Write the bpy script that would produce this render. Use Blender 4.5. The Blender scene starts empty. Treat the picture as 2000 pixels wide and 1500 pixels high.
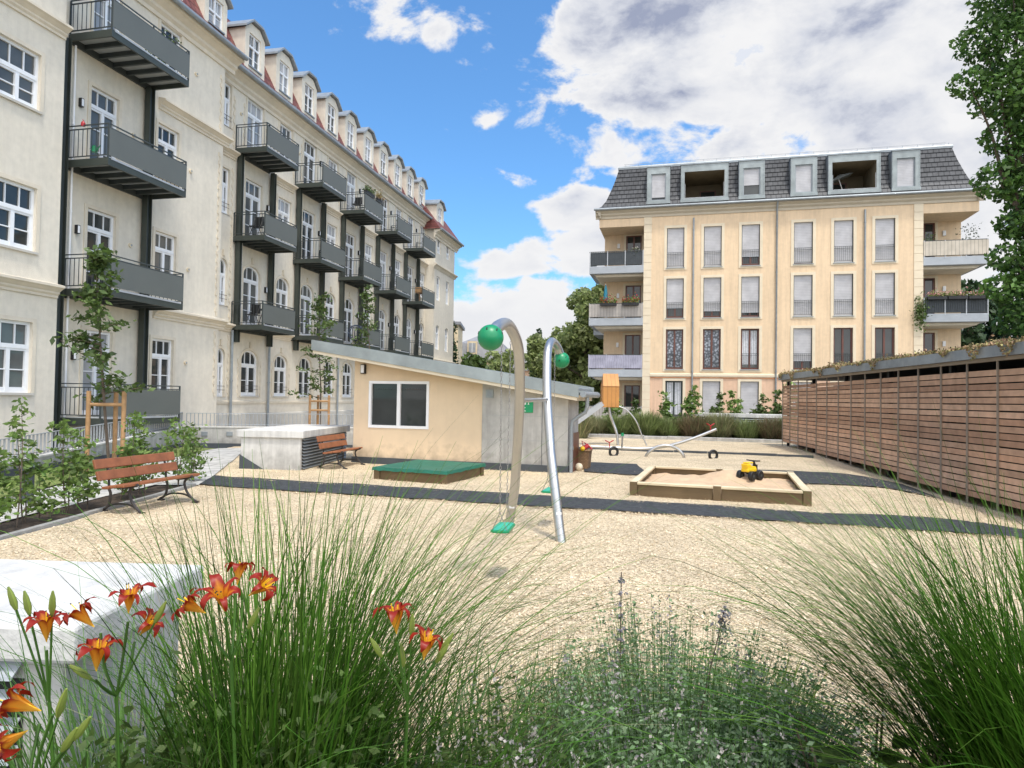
import bpy, bmesh, math, random
import numpy as np
from mathutils import Vector, Matrix, noise
C = bpy.context.scene.collection
R = math.radians
random.seed(7)
rng = np.random.default_rng(11)

# ---------------------------------------------------------------- camera
cam_d = bpy.data.cameras.new('camera'); cam = bpy.data.objects.new('camera', cam_d); C.objects.link(cam)
cam_d.sensor_width = 36; cam_d.lens = 1300/2000*36; cam_d.clip_end = 2000; cam_d.clip_start = 0.05
cam.matrix_world = Matrix.Translation((0, 0, 1.7)) @ Matrix.Rotation(R(90)+math.atan(29/1300), 4, 'X') @ Matrix.Rotation(R(0.95), 4, 'Z')
bpy.context.scene.camera = cam

# ---------------------------------------------------------------- light, sky, exposure
TO_SUN = Vector((0.12, -0.34, 0.92)).normalized()
SUN_EL = math.asin(TO_SUN.z); SUN_AZ = math.atan2(TO_SUN.x, TO_SUN.y)
sd = bpy.data.lights.new('sun', 'SUN'); sun = bpy.data.objects.new('sun', sd); C.objects.link(sun)
sd.energy = 2.0; sd.angle = R(7.0); sd.color = (1.0, 0.95, 0.87)
sun.rotation_euler = (-TO_SUN).to_track_quat('-Z', 'Y').to_euler()
sc = bpy.context.scene
sc.view_settings.view_transform = 'Standard'; sc.view_settings.look = 'None'
sc.view_settings.exposure = 0.58; sc.view_settings.gamma = 1
w = bpy.data.worlds.new('World'); sc.world = w; w.use_nodes = True
nt = w.node_tree; nt.nodes.clear()
def N(nt, t, **k):
    n = nt.nodes.new(t)
    for a, v in k.items():
        if a in n.inputs.keys() if isinstance(a, str) else False: n.inputs[a].default_value = v
        else: setattr(n, a, v)
    return n
def build_sky():
    L = nt.links.new
    sky = nt.nodes.new('ShaderNodeTexSky'); sky.sky_type = 'NISHITA'; sky.sun_disc = False
    sky.sun_elevation = SUN_EL; sky.sun_rotation = SUN_AZ; sky.ozone_density = 2.5; sky.dust_density = 0.6
    tc = nt.nodes.new('ShaderNodeTexCoord')
    # clouds: soft patches at directions in the sky, broken up with noise
    blobs = [((0.33,0.83,0.45),(1.0,1.0,1.9),0.33,1.3), ((0.17,0.88,0.49),(1,1,1.6),0.14,1.2), ((0.463,0.805,0.37),(1,1,1.9),0.30,1.25), ((0.15,0.90,0.41),(1,1,2.2),0.09,1.0),
             ((0.545,0.79,0.29),(1,1,2.0),0.24,1.1), ((0.60,0.78,0.14),(1,1,1.2),0.3,1.1), ((0.24,0.90,0.38),(1,1,2.5),0.12,1.1), ((0.10,0.95,0.285),(1,1,1.4),0.075,1.25), ((-0.01,0.955,0.318),(1,1,2.6),0.06,0.9),
             ((0.02,0.977,0.205),(1,1,3.6),0.13,1.0), ((-0.035,0.992,0.105),(1,1,1.5),0.11,1.5), ((0.06,0.992,0.09),(1,1,1.8),0.12,1.4), ((0.115,0.963,0.225),(1,1,1.3),0.075,1.2),
             ((-0.155,0.859,0.50),(1,1,2.2),0.07,0.42), ((-0.11,0.87,0.465),(1,1,1.0),0.035,0.52), ((-0.100,0.896,0.435),(1,1,1.6),0.05,0.58), ((-0.03,0.91,0.40),(1,1,2.0),0.05,0.5), ((0.28,0.92,0.25),(1,1,3),0.12,1.0), ((0.08,0.985,0.155),(1,1,3),0.10,.95),
             ((0.6,-0.6,0.5),(1,1,1.5),0.7,0.9), ((-0.8,-0.3,0.5),(1,1,1.5),0.7,0.9), ((0.0,-0.75,0.66),(1,1,1.0),1.0,1.5)]  # last entry: unseen cloud bank behind the camera, added to light the facades
    acc = None
    wn = nt.nodes.new('ShaderNodeTexNoise'); wn.inputs['Scale'].default_value = 5.0; wn.inputs['Detail'].default_value = 6
    L(tc.outputs['Generated'], wn.inputs['Vector'])
    wo = nt.nodes.new('ShaderNodeVectorMath'); wo.operation = 'SUBTRACT'; wo.inputs[1].default_value = (.5,.5,.5)
    L(wn.outputs['Color'], wo.inputs[0])
    wsx = nt.nodes.new('ShaderNodeVectorMath'); wsx.operation = 'MULTIPLY_ADD'; wsx.inputs[1].default_value = (.16,.16,.12)
    L(wo.outputs[0], wsx.inputs[0]); L(tc.outputs['Generated'], wsx.inputs[2])
    for c, s, r, wt in blobs:
        a = nt.nodes.new('ShaderNodeVectorMath'); a.operation = 'SUBTRACT'; a.inputs[1].default_value = c
        L(wsx.outputs[0], a.inputs[0])
        b = nt.nodes.new('ShaderNodeVectorMath'); b.operation = 'MULTIPLY'; b.inputs[1].default_value = s
        L(a.outputs[0], b.inputs[0])
        l = nt.nodes.new('ShaderNodeVectorMath'); l.operation = 'LENGTH'; L(b.outputs[0], l.inputs[0])
        m = nt.nodes.new('ShaderNodeMapRange'); m.interpolation_type = 'SMOOTHSTEP'
        m.inputs['From Min'].default_value = r*1.35; m.inputs['From Max'].default_value = r*0.25; m.inputs['To Max'].default_value = wt
        L(l.outputs['Value'], m.inputs['Value'])
        if acc is None: acc = m.outputs[0]
        else:
            x = nt.nodes.new('ShaderNodeMath'); x.operation = 'SMOOTH_MAX'; x.inputs[2].default_value = 0.1
            L(acc, x.inputs[0]); L(m.outputs[0], x.inputs[1]); acc = x.outputs[0]
    mp = nt.nodes.new('ShaderNodeMapping'); mp.inputs['Scale'].default_value = (1, 1, 1.7); L(tc.outputs['Generated'], mp.inputs['Vector'])
    fb = nt.nodes.new('ShaderNodeTexNoise'); fb.inputs['Scale'].default_value = 9.0; fb.inputs['Detail'].default_value = 13; fb.inputs['Roughness'].default_value = 0.60; fb.inputs['Distortion'].default_value = 0.2
    L(mp.outputs[0], fb.inputs['Vector'])
    f2 = nt.nodes.new('ShaderNodeMapRange'); f2.inputs['From Min'].default_value = 0.3; f2.inputs['From Max'].default_value = 0.7; f2.inputs['To Min'].default_value = -0.6; f2.inputs['To Max'].default_value = 0.58
    L(fb.outputs['Fac'], f2.inputs['Value'])
    sm = nt.nodes.new('ShaderNodeMath'); sm.operation = 'ADD'; L(acc, sm.inputs[0]); L(f2.outputs[0], sm.inputs[1])
    dens = nt.nodes.new('ShaderNodeMapRange'); dens.interpolation_type = 'SMOOTHSTEP'; dens.inputs['From Min'].default_value = 0.42; dens.inputs['From Max'].default_value = 0.80
    L(sm.outputs[0], dens.inputs['Value'])
    # cloud tone: white tops, grey-violet bases
    mp2 = nt.nodes.new('ShaderNodeMapping'); mp2.inputs['Scale'].default_value = (1, 1, 2.2); mp2.inputs['Location'].default_value = (0.3, .1, -.13); L(wsx.outputs[0], mp2.inputs['Vector'])
    n2 = nt.nodes.new('ShaderNodeTexNoise'); n2.inputs['Scale'].default_value = 6.5; n2.inputs['Detail'].default_value = 9; n2.inputs['Roughness'].default_value = 0.52
    L(mp2.outputs[0], n2.inputs['Vector'])
    thick = nt.nodes.new('ShaderNodeMapRange'); thick.inputs['From Min'].default_value = 0.75; thick.inputs['From Max'].default_value = 1.55; L(sm.outputs[0], thick.inputs['Value'])
    t2 = nt.nodes.new('ShaderNodeMapRange'); t2.inputs['From Min'].default_value = 0.36; t2.inputs['From Max'].default_value = 0.60; L(n2.outputs['Fac'], t2.inputs['Value'])
    mu0 = nt.nodes.new('ShaderNodeMath'); mu0.operation = 'MULTIPLY'; L(thick.outputs[0], mu0.inputs[0]); L(t2.outputs[0], mu0.inputs[1])
    sxyz = nt.nodes.new('ShaderNodeSeparateXYZ'); L(tc.outputs['Generated'], sxyz.inputs[0])
    zr = nt.nodes.new('ShaderNodeMapRange'); zr.inputs['From Min'].default_value = .12; zr.inputs['From Max'].default_value = .40; zr.inputs['To Min'].default_value = .18; L(sxyz.outputs['Z'], zr.inputs['Value'])
    mu = nt.nodes.new('ShaderNodeMath'); mu.operation = 'MULTIPLY'; L(mu0.outputs[0], mu.inputs[0]); L(zr.outputs[0], mu.inputs[1])
    cr = nt.nodes.new('ShaderNodeValToRGB'); cr.color_ramp.elements[0].color = (4.3, 4.3, 4.35, 1); cr.color_ramp.elements[1].color = (1.65, 1.85, 2.5, 1)
    e = cr.color_ramp.elements.new(0.45); e.color = (3.3, 3.42, 3.75, 1)
    L(mu.outputs[0], cr.inputs['Fac'])
    tint = nt.nodes.new('ShaderNodeMix'); tint.data_type = 'RGBA'; tint.blend_type = 'MULTIPLY'; tint.inputs['Factor'].default_value = 1
    tint.inputs['B'].default_value = (0.60, 0.93, 1.13, 1); L(sky.outputs[0], tint.inputs['A'])
    # added glow on the unseen clouds behind the camera, aimed to brighten the facades
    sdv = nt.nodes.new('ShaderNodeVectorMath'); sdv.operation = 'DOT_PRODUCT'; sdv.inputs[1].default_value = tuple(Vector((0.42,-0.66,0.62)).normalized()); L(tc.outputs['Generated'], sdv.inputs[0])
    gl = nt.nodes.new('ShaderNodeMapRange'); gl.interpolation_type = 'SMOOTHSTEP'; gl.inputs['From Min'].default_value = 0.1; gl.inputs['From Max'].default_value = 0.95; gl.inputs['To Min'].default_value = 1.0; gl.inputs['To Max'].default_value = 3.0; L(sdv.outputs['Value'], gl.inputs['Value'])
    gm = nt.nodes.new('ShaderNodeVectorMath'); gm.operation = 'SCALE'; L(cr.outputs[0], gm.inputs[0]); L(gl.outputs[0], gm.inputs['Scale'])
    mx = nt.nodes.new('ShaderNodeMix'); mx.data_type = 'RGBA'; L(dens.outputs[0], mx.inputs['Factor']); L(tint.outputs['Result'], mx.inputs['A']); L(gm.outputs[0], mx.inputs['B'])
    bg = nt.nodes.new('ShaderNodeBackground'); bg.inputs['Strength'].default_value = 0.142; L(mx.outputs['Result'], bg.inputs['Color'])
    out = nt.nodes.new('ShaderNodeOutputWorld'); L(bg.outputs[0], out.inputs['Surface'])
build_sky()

# ---------------------------------------------------------------- materials
def srgb(h):
    c = [int(h[i:i+2], 16)/255 for i in (0, 2, 4)]
    return tuple(((x+0.055)/1.055)**2.4 if x > 0.04 else x/12.92 for x in c)
def mat(name, col, rough=0.7, metal=0.0, var=0.12, scale=3.0, bump=0.0, bscale=60.0, spec=0.5, island=0.0, trans=0.0, stain=0.0, col2=None, streak=0.0):
    m = bpy.data.materials.new(name); m.use_nodes = True; t = m.node_tree; L = t.links.new
    p = t.nodes['Principled BSDF']; p.inputs['Roughness'].default_value = rough; p.inputs['Metallic'].default_value = metal
    p.inputs['Specular IOR Level'].default_value = spec
    tc = t.nodes.new('ShaderNodeTexCoord')
    n = t.nodes.new('ShaderNodeTexNoise'); n.inputs['Scale'].default_value = scale; n.inputs['Detail'].default_value = 6; L(tc.outputs['Object'], n.inputs['Vector'])
    mr = t.nodes.new('ShaderNodeMapRange'); mr.inputs['From Min'].default_value = .3; mr.inputs['From Max'].default_value = .7
    mr.inputs['To Min'].default_value = 1-var; mr.inputs['To Max'].default_value = 1+var; L(n.outputs['Fac'], mr.inputs['Value'])
    fac = mr.outputs[0]
    if stain:
        n3 = t.nodes.new('ShaderNodeTexNoise'); n3.inputs['Scale'].default_value = .55; n3.inputs['Detail'].default_value = 9; n3.inputs['Roughness'].default_value = .65; L(tc.outputs['Object'], n3.inputs['Vector'])
        m3 = t.nodes.new('ShaderNodeMapRange'); m3.inputs['From Min'].default_value = .35; m3.inputs['From Max'].default_value = .65; m3.inputs['To Min'].default_value = 1-stain; m3.inputs['To Max'].default_value = 1+stain*.4
        L(n3.outputs['Fac'], m3.inputs['Value'])
        mm = t.nodes.new('ShaderNodeMath'); mm.operation = 'MULTIPLY'; L(fac, mm.inputs[0]); L(m3.outputs[0], mm.inputs[1]); fac = mm.outputs[0]
    if streak:
        mps = t.nodes.new('ShaderNodeMapping'); mps.inputs['Scale'].default_value = (1.6,1.6,.12); L(tc.outputs['Object'], mps.inputs['Vector'])
        ns = t.nodes.new('ShaderNodeTexNoise'); ns.inputs['Scale'].default_value = 3.0; ns.inputs['Detail'].default_value = 8; ns.inputs['Roughness'].default_value = .7; L(mps.outputs[0], ns.inputs['Vector'])
        mrs = t.nodes.new('ShaderNodeMapRange'); mrs.inputs['From Min'].default_value = .42; mrs.inputs['From Max'].default_value = .72; mrs.inputs['To Min'].default_value = 1; mrs.inputs['To Max'].default_value = 1-streak; L(ns.outputs['Fac'], mrs.inputs['Value'])
        mm = t.nodes.new('ShaderNodeMath'); mm.operation = 'MULTIPLY'; L(fac, mm.inputs[0]); L(mrs.outputs[0], mm.inputs[1]); fac = mm.outputs[0]
    if island:
        g = t.nodes.new('ShaderNodeNewGeometry'); m4 = t.nodes.new('ShaderNodeMapRange'); m4.inputs['To Min'].default_value = 1-island; m4.inputs['To Max'].default_value = 1+island
        L(g.outputs['Random Per Island'], m4.inputs['Value'])
        mm = t.nodes.new('ShaderNodeMath'); mm.operation = 'MULTIPLY'; L(fac, mm.inputs[0]); L(m4.outputs[0], mm.inputs[1]); fac = mm.outputs[0]
    base = t.nodes.new('ShaderNodeRGB'); base.outputs[0].default_value = (*col, 1); bc = base.outputs[0]
    if col2:
        g2 = t.nodes.new('ShaderNodeNewGeometry'); mx = t.nodes.new('ShaderNodeMix'); mx.data_type = 'RGBA'
        if island: 
            w2 = t.nodes.new('ShaderNodeMath'); w2.operation='MULTIPLY'; w2.inputs[1].default_value = 7.31; L(g2.outputs['Random Per Island'], w2.inputs[0])
            w3 = t.nodes.new('ShaderNodeMath'); w3.operation='FRACT'; L(w2.outputs[0], w3.inputs[0]); L(w3.outputs[0], mx.inputs['Factor'])
        else: L(n.outputs['Fac'], mx.inputs['Factor'])
        mx.inputs['A'].default_value = (*col, 1); mx.inputs['B'].default_value = (*col2, 1); bc = mx.outputs['Result']
    vm = t.nodes.new('ShaderNodeVectorMath'); vm.operation = 'SCALE'; L(bc, vm.inputs[0]); L(fac, vm.inputs['Scale'])
    L(vm.outputs[0], p.inputs['Base Color'])
    if bump:
        b = t.nodes.new('ShaderNodeBump'); b.inputs['Strength'].default_value = bump; b.inputs['Distance'].default_value = 0.02
        nb = t.nodes.new('ShaderNodeTexNoise'); nb.inputs['Scale'].default_value = bscale; nb.inputs['Detail'].default_value = 4; L(tc.outputs['Object'], nb.inputs['Vector'])
        L(nb.outputs['Fac'], b.inputs['Height']); L(b.outputs[0], p.inputs['Normal'])
    if trans:
        tr = t.nodes.new('ShaderNodeBsdfTranslucent'); L(vm.outputs[0], tr.inputs['Color'])
        ms = t.nodes.new('ShaderNodeMixShader'); ms.inputs[0].default_value = trans
        L(p.outputs[0], ms.inputs[1]); L(tr.outputs[0], ms.inputs[2]); L(ms.outputs[0], t.nodes['Material Output'].inputs['Surface'])
    return m
def wave_mat(name, col, col2, rough, scale, axis='Z', bump=.6, dark=.45, stretch=(1,1,1), distort=.5, kind='BANDS', sat=0.0):
    """banded material: tiles, shutter slats, wood grain"""
    m = mat(name, col, rough, var=.12, scale=2.0, col2=col2); t = m.node_tree; L = t.links.new; p = t.nodes['Principled BSDF']
    tc = t.nodes.new('ShaderNodeTexCoord'); mp = t.nodes.new('ShaderNodeMapping'); mp.inputs['Scale'].default_value = stretch; L(tc.outputs['Object'], mp.inputs['Vector'])
    wv = t.nodes.new('ShaderNodeTexWave'); wv.wave_type = 'BANDS'; wv.bands_direction = axis; wv.wave_profile = 'SAW'; wv.inputs['Scale'].default_value = scale; wv.inputs['Distortion'].default_value = distort
    wv.inputs['Detail'].default_value = 2; L(mp.outputs[0], wv.inputs['Vector'])
    src = p.inputs['Base Color'].links[0].from_socket
    r = t.nodes.new('ShaderNodeMapRange'); r.inputs['From Min'].default_value = 0; r.inputs['From Max'].default_value = .22; r.inputs['To Min'].default_value = dark; r.inputs['To Max'].default_value = 1
    L(wv.outputs['Fac'], r.inputs['Value'])
    vm = t.nodes.new('ShaderNodeVectorMath'); vm.operation = 'SCALE'; L(src, vm.inputs[0]); L(r.outputs[0], vm.inputs['Scale']); L(vm.outputs[0], p.inputs['Base Color'])
    b = t.nodes.new('ShaderNodeBump'); b.inputs['Strength'].default_value = bump; b.inputs['Distance'].default_value = .03; L(wv.outputs['Fac'], b.inputs['Height']); L(b.outputs[0], p.inputs['Normal'])
    return m
def tile_mat(name, c1, c2, mortar, bw, rh, rough=.6, bump=.8, rot=(0,0,0), ax='XZ', spec=.4):
    m = bpy.data.materials.new(name); m.use_nodes = True; t = m.node_tree; L = t.links.new; p = t.nodes['Principled BSDF']; p.inputs['Roughness'].default_value = rough; p.inputs['Specular IOR Level'].default_value = spec
    tc = t.nodes.new('ShaderNodeTexCoord'); sp = t.nodes.new('ShaderNodeSeparateXYZ'); L(tc.outputs['Object'], sp.inputs[0]); cb = t.nodes.new('ShaderNodeCombineXYZ')
    L(sp.outputs[ax[0]], cb.inputs['X']); L(sp.outputs[ax[1]], cb.inputs['Y'])
    br = t.nodes.new('ShaderNodeTexBrick'); br.inputs['Color1'].default_value = (*c1,1); br.inputs['Color2'].default_value = (*c2,1); br.inputs['Mortar'].default_value = (*mortar,1)
    br.inputs['Brick Width'].default_value = bw; br.inputs['Row Height'].default_value = rh; br.inputs['Mortar Size'].default_value = min(bw,rh)*.07; br.inputs['Mortar Smooth'].default_value = .3; br.inputs['Scale'].default_value = 1; br.inputs['Bias'].default_value = 0
    L(cb.outputs[0], br.inputs['Vector'])
    n = t.nodes.new('ShaderNodeTexNoise'); n.inputs['Scale'].default_value = 4; n.inputs['Detail'].default_value = 6; L(tc.outputs['Object'], n.inputs['Vector'])
    mr = t.nodes.new('ShaderNodeMapRange'); mr.inputs['From Min'].default_value=.3; mr.inputs['From Max'].default_value=.7; mr.inputs['To Min'].default_value=.8; mr.inputs['To Max'].default_value=1.2; L(n.outputs['Fac'], mr.inputs['Value'])
    vm = t.nodes.new('ShaderNodeVectorMath'); vm.operation='SCALE'; L(br.outputs['Color'], vm.inputs[0]); L(mr.outputs[0], vm.inputs['Scale']); L(vm.outputs[0], p.inputs['Base Color'])
    b = t.nodes.new('ShaderNodeBump'); b.invert = True; b.inputs['Strength'].default_value = bump; b.inputs['Distance'].default_value = .02; L(br.outputs['Fac'], b.inputs['Height']); L(b.outputs[0], p.inputs['Normal'])
    return m

M = {}
M['plaster_old'] = mat('plaster_old', (.72,.66,.55), .9, var=.05, scale=6, bump=.35, bscale=45, stain=.06, streak=.09)
M['plaster_trim'] = mat('plaster_trim', (.70,.625,.50), .85, var=.05, scale=4, stain=.12)
M['plaster_plinth'] = mat('plaster_plinth', (.55,.52,.46), .9, var=.06, stain=.1)
M['win_white'] = mat('win_white', (.80,.81,.82), .35, var=.02)
M['zinc'] = mat('zinc', (.30,.33,.35), .45, .35, var=.12, scale=5, stain=.15)
M['zinc_light'] = mat('zinc_light', (.30,.335,.335), .5, .3, var=.12, scale=3, stain=.2)
M['red_tile'] = tile_mat('red_tile', (.165,.05,.045), (.22,.075,.062), (.05,.018,.016), .25, .32, .6, 1.0, ax='YZ')
M['slate_tile'] = tile_mat('slate_tile', (.052,.055,.060), (.075,.078,.084), (.025,.026,.03), .28, .29, .55, 1.0, ax='XZ')
M['steel_dark'] = mat('steel_dark', (.045,.055,.055), .5, .0, var=.1, scale=3)
M['steel_beam'] = mat('steel_beam', (.045,.054,.046), .45, .0, var=.12)
M['panel_grey'] = mat('panel_grey', (.115,.125,.115), .55, var=.04, scale=1.5)
M['deck_grey'] = mat('deck_grey', (.34,.36,.36), .8, var=.1)
M['curtain'] = mat('curtain', (.62,.64,.68), .8, var=.15, scale=9)
M['plaster_yellow'] = mat('plaster_yellow', (.76,.58,.385), .9, var=.04, scale=5, bump=.3, bscale=50, stain=.07, streak=.16)
M['plaster_peach'] = mat('plaster_peach', (.72,.49,.34), .9, var=.04, scale=5, bump=.3, bscale=50, stain=.07, streak=.16)
M['plaster_cream'] = mat('plaster_cream', (.72,.62,.46), .85, var=.04, stain=.05)
M['cornice_beige'] = mat('cornice_beige', (.50,.44,.34), .8, var=.05)
M['orange_band'] = mat('orange_band', (.60,.27,.13), .8)
M['win_brown'] = mat('win_brown', (.13,.045,.03), .4, var=.2, scale=8)
M['slab_grey'] = mat('slab_grey', (.37,.40,.43), .7, var=.06, stain=.1)
M['shed_beige'] = mat('shed_beige', (.71,.56,.385), .9, var=.03, scale=4, bump=.25, bscale=60, stain=.05, streak=.05)
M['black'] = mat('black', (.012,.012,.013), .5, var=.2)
M['rubber'] = mat('rubber', (.030,.034,.038), .85, var=.35, scale=14, bump=.8, bscale=120, col2=(.055,.06,.065))
M['membrane'] = mat('membrane', (.055,.065,.075), .7, var=.15)
M['red_wood'] = mat('red_wood', (.29,.105,.045), .5, var=.2, scale=6, island=.2)
M['iron'] = mat('iron', (.035,.03,.028), .55, var=.2)
M['green_plastic'] = mat('green_plastic', (.006,.23,.09), .38, var=.06)
M['green_sign'] = mat('green_sign', (.01,.33,.13), .4, var=.06)
M['turquoise'] = mat('turquoise', (.03,.42,.27), .4, var=.1)
M['green_cover'] = mat('green_cover', (.012,.13,.085), .55, var=.15, scale=5, bump=.4, bscale=6)
M['white'] = mat('white', (.8,.8,.8), .5, var=.02)
M['yellow'] = mat('yellow', (.85,.55,.02), .35, var=.05)
M['red'] = mat('red', (.42,.02,.03), .4, var=.15)
M['flower_red'] = mat('flower_red', (.55,.01,.03), .5, island=.35, trans=.2)
M['flower_pink'] = mat('flower_pink', (.75,.35,.35), .5, island=.3, trans=.2)
M['blue'] = mat('blue', (.03,.25,.35), .5)
M['deck_post'] = mat('deck_post', (.30,.255,.21), .6, .2, var=.1)
M['loggia_wall_shade'] = mat('loggia_wall_shade', (.20,.165,.11), .85, var=.1)  # darkened brown: shade inside the roof loggias is put into the colour
M['blue_dark'] = mat('blue_dark', (.02,.04,.09), .5)
M['galv'] = mat('galv', (.42,.44,.46), .5, .3, var=.08)
M['paving'] = tile_mat('paving', (.50,.49,.46), (.44,.43,.41), (.30,.29,.27), 1.0, .5, .85, .3, ax='XY')
M['concrete'] = mat('concrete', (.50,.49,.46), .85, var=.1, scale=5, bump=.25, bscale=30, stain=.18, streak=.25)
M['concrete_light'] = mat('concrete_light', (.66,.65,.62), .85, var=.06, scale=4, bump=.25, bscale=40, stain=.12, streak=.30)
M['soil'] = mat('soil', (.055,.038,.026), .95, var=.4, scale=12, bump=.8, bscale=40)
M['earth'] = mat('earth', (.20,.18,.14), .95, var=.2, scale=2)
M['bark'] = mat('bark', (.12,.09,.065), .9, var=.25, scale=10, bump=.6, bscale=30)
M['stake'] = mat('stake', (.38,.22,.10), .8, var=.2, scale=8)
M['lavender_cloth'] = wave_mat('lavender_cloth', (.26,.26,.34), (.44,.43,.52), .8, 2.2, 'X', .3, .55, distort=5)
M['grey_slats'] = wave_mat('grey_slats', (.36,.33,.30), (.42,.39,.36), .7, 1.7, 'X', .5, .45, distort=0)
M['beige_slats'] = wave_mat('beige_slats', (.50,.45,.36), (.56,.50,.42), .7, 1.7, 'X', .5, .45, distort=0)
M['shutter'] = wave_mat('shutter', (.50,.495,.51), (.53,.525,.54), .6, 3.4, 'Z', .3, .62, distort=0)
M['pine_board'] = wave_mat('pine_board', (.115,.078,.04), (.17,.118,.06), .75, 1.2, 'Z', .2, .7, (3,3,9), 4)
M['pine_top'] = wave_mat('pine_top', (.60,.50,.33), (.68,.58,.40), .75, .8, 'Z', .15, .8, (3,3,9), 4)
M['play_wood'] = wave_mat('play_wood', (.45,.20,.045), (.52,.25,.07), .5, 2.0, 'X', .4, .6, distort=.6)
M['wicker'] = tile_mat('wicker', (.30,.19,.10), (.24,.14,.07), (.06,.035,.02), .07, .035, .8, 1.2, ax='XZ')
M['toy_sand'] = mat('toy_sand', (.60,.44,.29), .95, var=.15, scale=5, bump=.9, bscale=18, col2=(.50,.35,.22))
M['leaf_tree'] = mat('leaf_tree', (.075,.13,.03), .5, island=.45, trans=.32, var=.2, scale=1, col2=(.10,.15,.035))
M['leaf_far'] = mat('leaf_far', (.23,.29,.09), .6, island=.45, trans=.42, var=.2, scale=.4, col2=(.36,.40,.17))
M['leaf_dark'] = mat('leaf_dark', (.03,.065,.02), .6, island=.4, trans=.2, var=.2, scale=.4)
M['leaf_near'] = mat('leaf_near', (.05,.12,.022), .5, island=.45, trans=.38, var=.2, scale=1, col2=(.13,.24,.05))
M['leaf_hedge'] = mat('leaf_hedge', (.11,.20,.035), .5, island=.4, trans=.35, var=.2, scale=2, col2=(.21,.30,.08))
M['leaf_grey'] = mat('leaf_grey', (.16,.27,.12), .65, island=.4, trans=.25, var=.25, scale=2, col2=(.27,.37,.21))
M['petal_pale'] = mat('petal_pale', (.50,.45,.42), .6, island=.3, trans=.3)
M['petal_lilac'] = mat('petal_lilac', (.24,.22,.24), .6, island=.3, trans=.2)
M['blade'] = mat('blade', (.036,.115,.007), .6, spec=.25, island=.55, trans=.22, var=.25, scale=2, col2=(.12,.23,.03))
M['blade_far'] = mat('blade_far', (.17,.24,.07), .6, island=.5, trans=.25, var=.3, scale=.7, col2=(.27,.30,.13))
M['blade_dry'] = mat('blade_dry', (.30,.27,.15), .7, island=.4, trans=.2, var=.2, col2=(.20,.24,.10))
M['blade_russet'] = mat('blade_russet', (.22,.14,.09), .7, island=.4, trans=.2, var=.2, col2=(.16,.18,.08))
M['strap'] = mat('strap', (.07,.16,.025), .4, island=.4, trans=.25, var=.2)
M['bud'] = mat('bud', (.22,.28,.05), .5, island=.3, trans=.2)
M['sedum'] = mat('sedum', (.27,.27,.10), .8, island=.5, trans=.1, var=.3, scale=1.2, col2=(.33,.19,.12))
M['lawn'] = mat('lawn', (.16,.20,.05), .9, var=.25, scale=6, bump=.9, bscale=60)
M['cream_far'] = mat('cream_far', (.70,.56,.36), .9)
M['slate_far'] = mat('slate_far', (.24,.24,.25), .7, var=.15)
def metal_mat():
    m = mat('tube_steel', (.50,.50,.49), .36, .9, var=.06, scale=3); return m
M['tube'] = metal_mat()
M['chain'] = mat('chain_steel', (.33,.31,.29), .4, .8)
def glass_mat(name, col, rough=.03, spec=.6, coat=1.0):
    m = mat(name, col, rough, 0, var=.25, scale=1.3, spec=spec); p = m.node_tree.nodes['Principled BSDF']; p.inputs['IOR'].default_value = 1.48
    return m
M['glass'] = glass_mat('glass', (.035,.04,.04)); M['glass_mid'] = glass_mat('glass_mid', (.10,.105,.10)); M['glass_curtain'] = glass_mat('glass_curtain', (.32,.33,.34), .06)
M['glass_lace'] = glass_mat('glass_lace', (.05,.06,.07), .1)
def lace():
    m = M['glass_lace']; t = m.node_tree; L = t.links.new; p = t.nodes['Principled BSDF']
    tc = t.nodes.new('ShaderNodeTexCoord'); v = t.nodes.new('ShaderNodeTexVoronoi'); v.inputs['Scale'].default_value = 7; L(tc.outputs['Object'], v.inputs['Vector'])
    r = t.nodes.new('ShaderNodeValToRGB'); r.color_ramp.elements[0].color = (.38,.42,.48,1); r.color_ramp.elements[1].color = (.05,.06,.075,1); r.color_ramp.elements[0].position = .15; r.color_ramp.elements[1].position = .6
    L(v.outputs['Distance'], r.inputs['Fac']); L(r.outputs[0], p.inputs['Base Color'])
lace()
def splash(name, h=.5, amt=.35):
    m = M[name]; t = m.node_tree; L = t.links.new; p = t.nodes['Principled BSDF']; src = p.inputs['Base Color'].links[0].from_socket
    g = t.nodes.new('ShaderNodeNewGeometry'); sp = t.nodes.new('ShaderNodeSeparateXYZ'); L(g.outputs['Position'], sp.inputs[0])
    n = t.nodes.new('ShaderNodeTexNoise'); n.inputs['Scale'].default_value = 5; n.inputs['Detail'].default_value = 8; L(g.outputs['Position'], n.inputs['Vector'])
    ad = t.nodes.new('ShaderNodeMath'); ad.operation = 'MULTIPLY_ADD'; ad.inputs[1].default_value = -1.2; L(n.outputs['Fac'], ad.inputs[0]); L(sp.outputs['Z'], ad.inputs[2])
    mr = t.nodes.new('ShaderNodeMapRange'); mr.inputs['From Min'].default_value = -.6; mr.inputs['From Max'].default_value = h-.6; mr.inputs['To Min'].default_value = 1-amt; mr.inputs['To Max'].default_value = 1; L(ad.outputs[0], mr.inputs['Value'])
    vm = t.nodes.new('ShaderNodeVectorMath'); vm.operation = 'SCALE'; L(src, vm.inputs[0]); L(mr.outputs[0], vm.inputs['Scale']); L(vm.outputs[0], p.inputs['Base Color'])
for k_ in ('shed_beige','concrete','concrete_light'): splash(k_)
# wood slats of the long shed: reddish boards, each its own tone
M['slat_wood'] = mat('slat_wood', (.48,.28,.18), .8, island=.26, var=.15, scale=5, col2=(.64,.42,.29), stain=.12)
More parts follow.
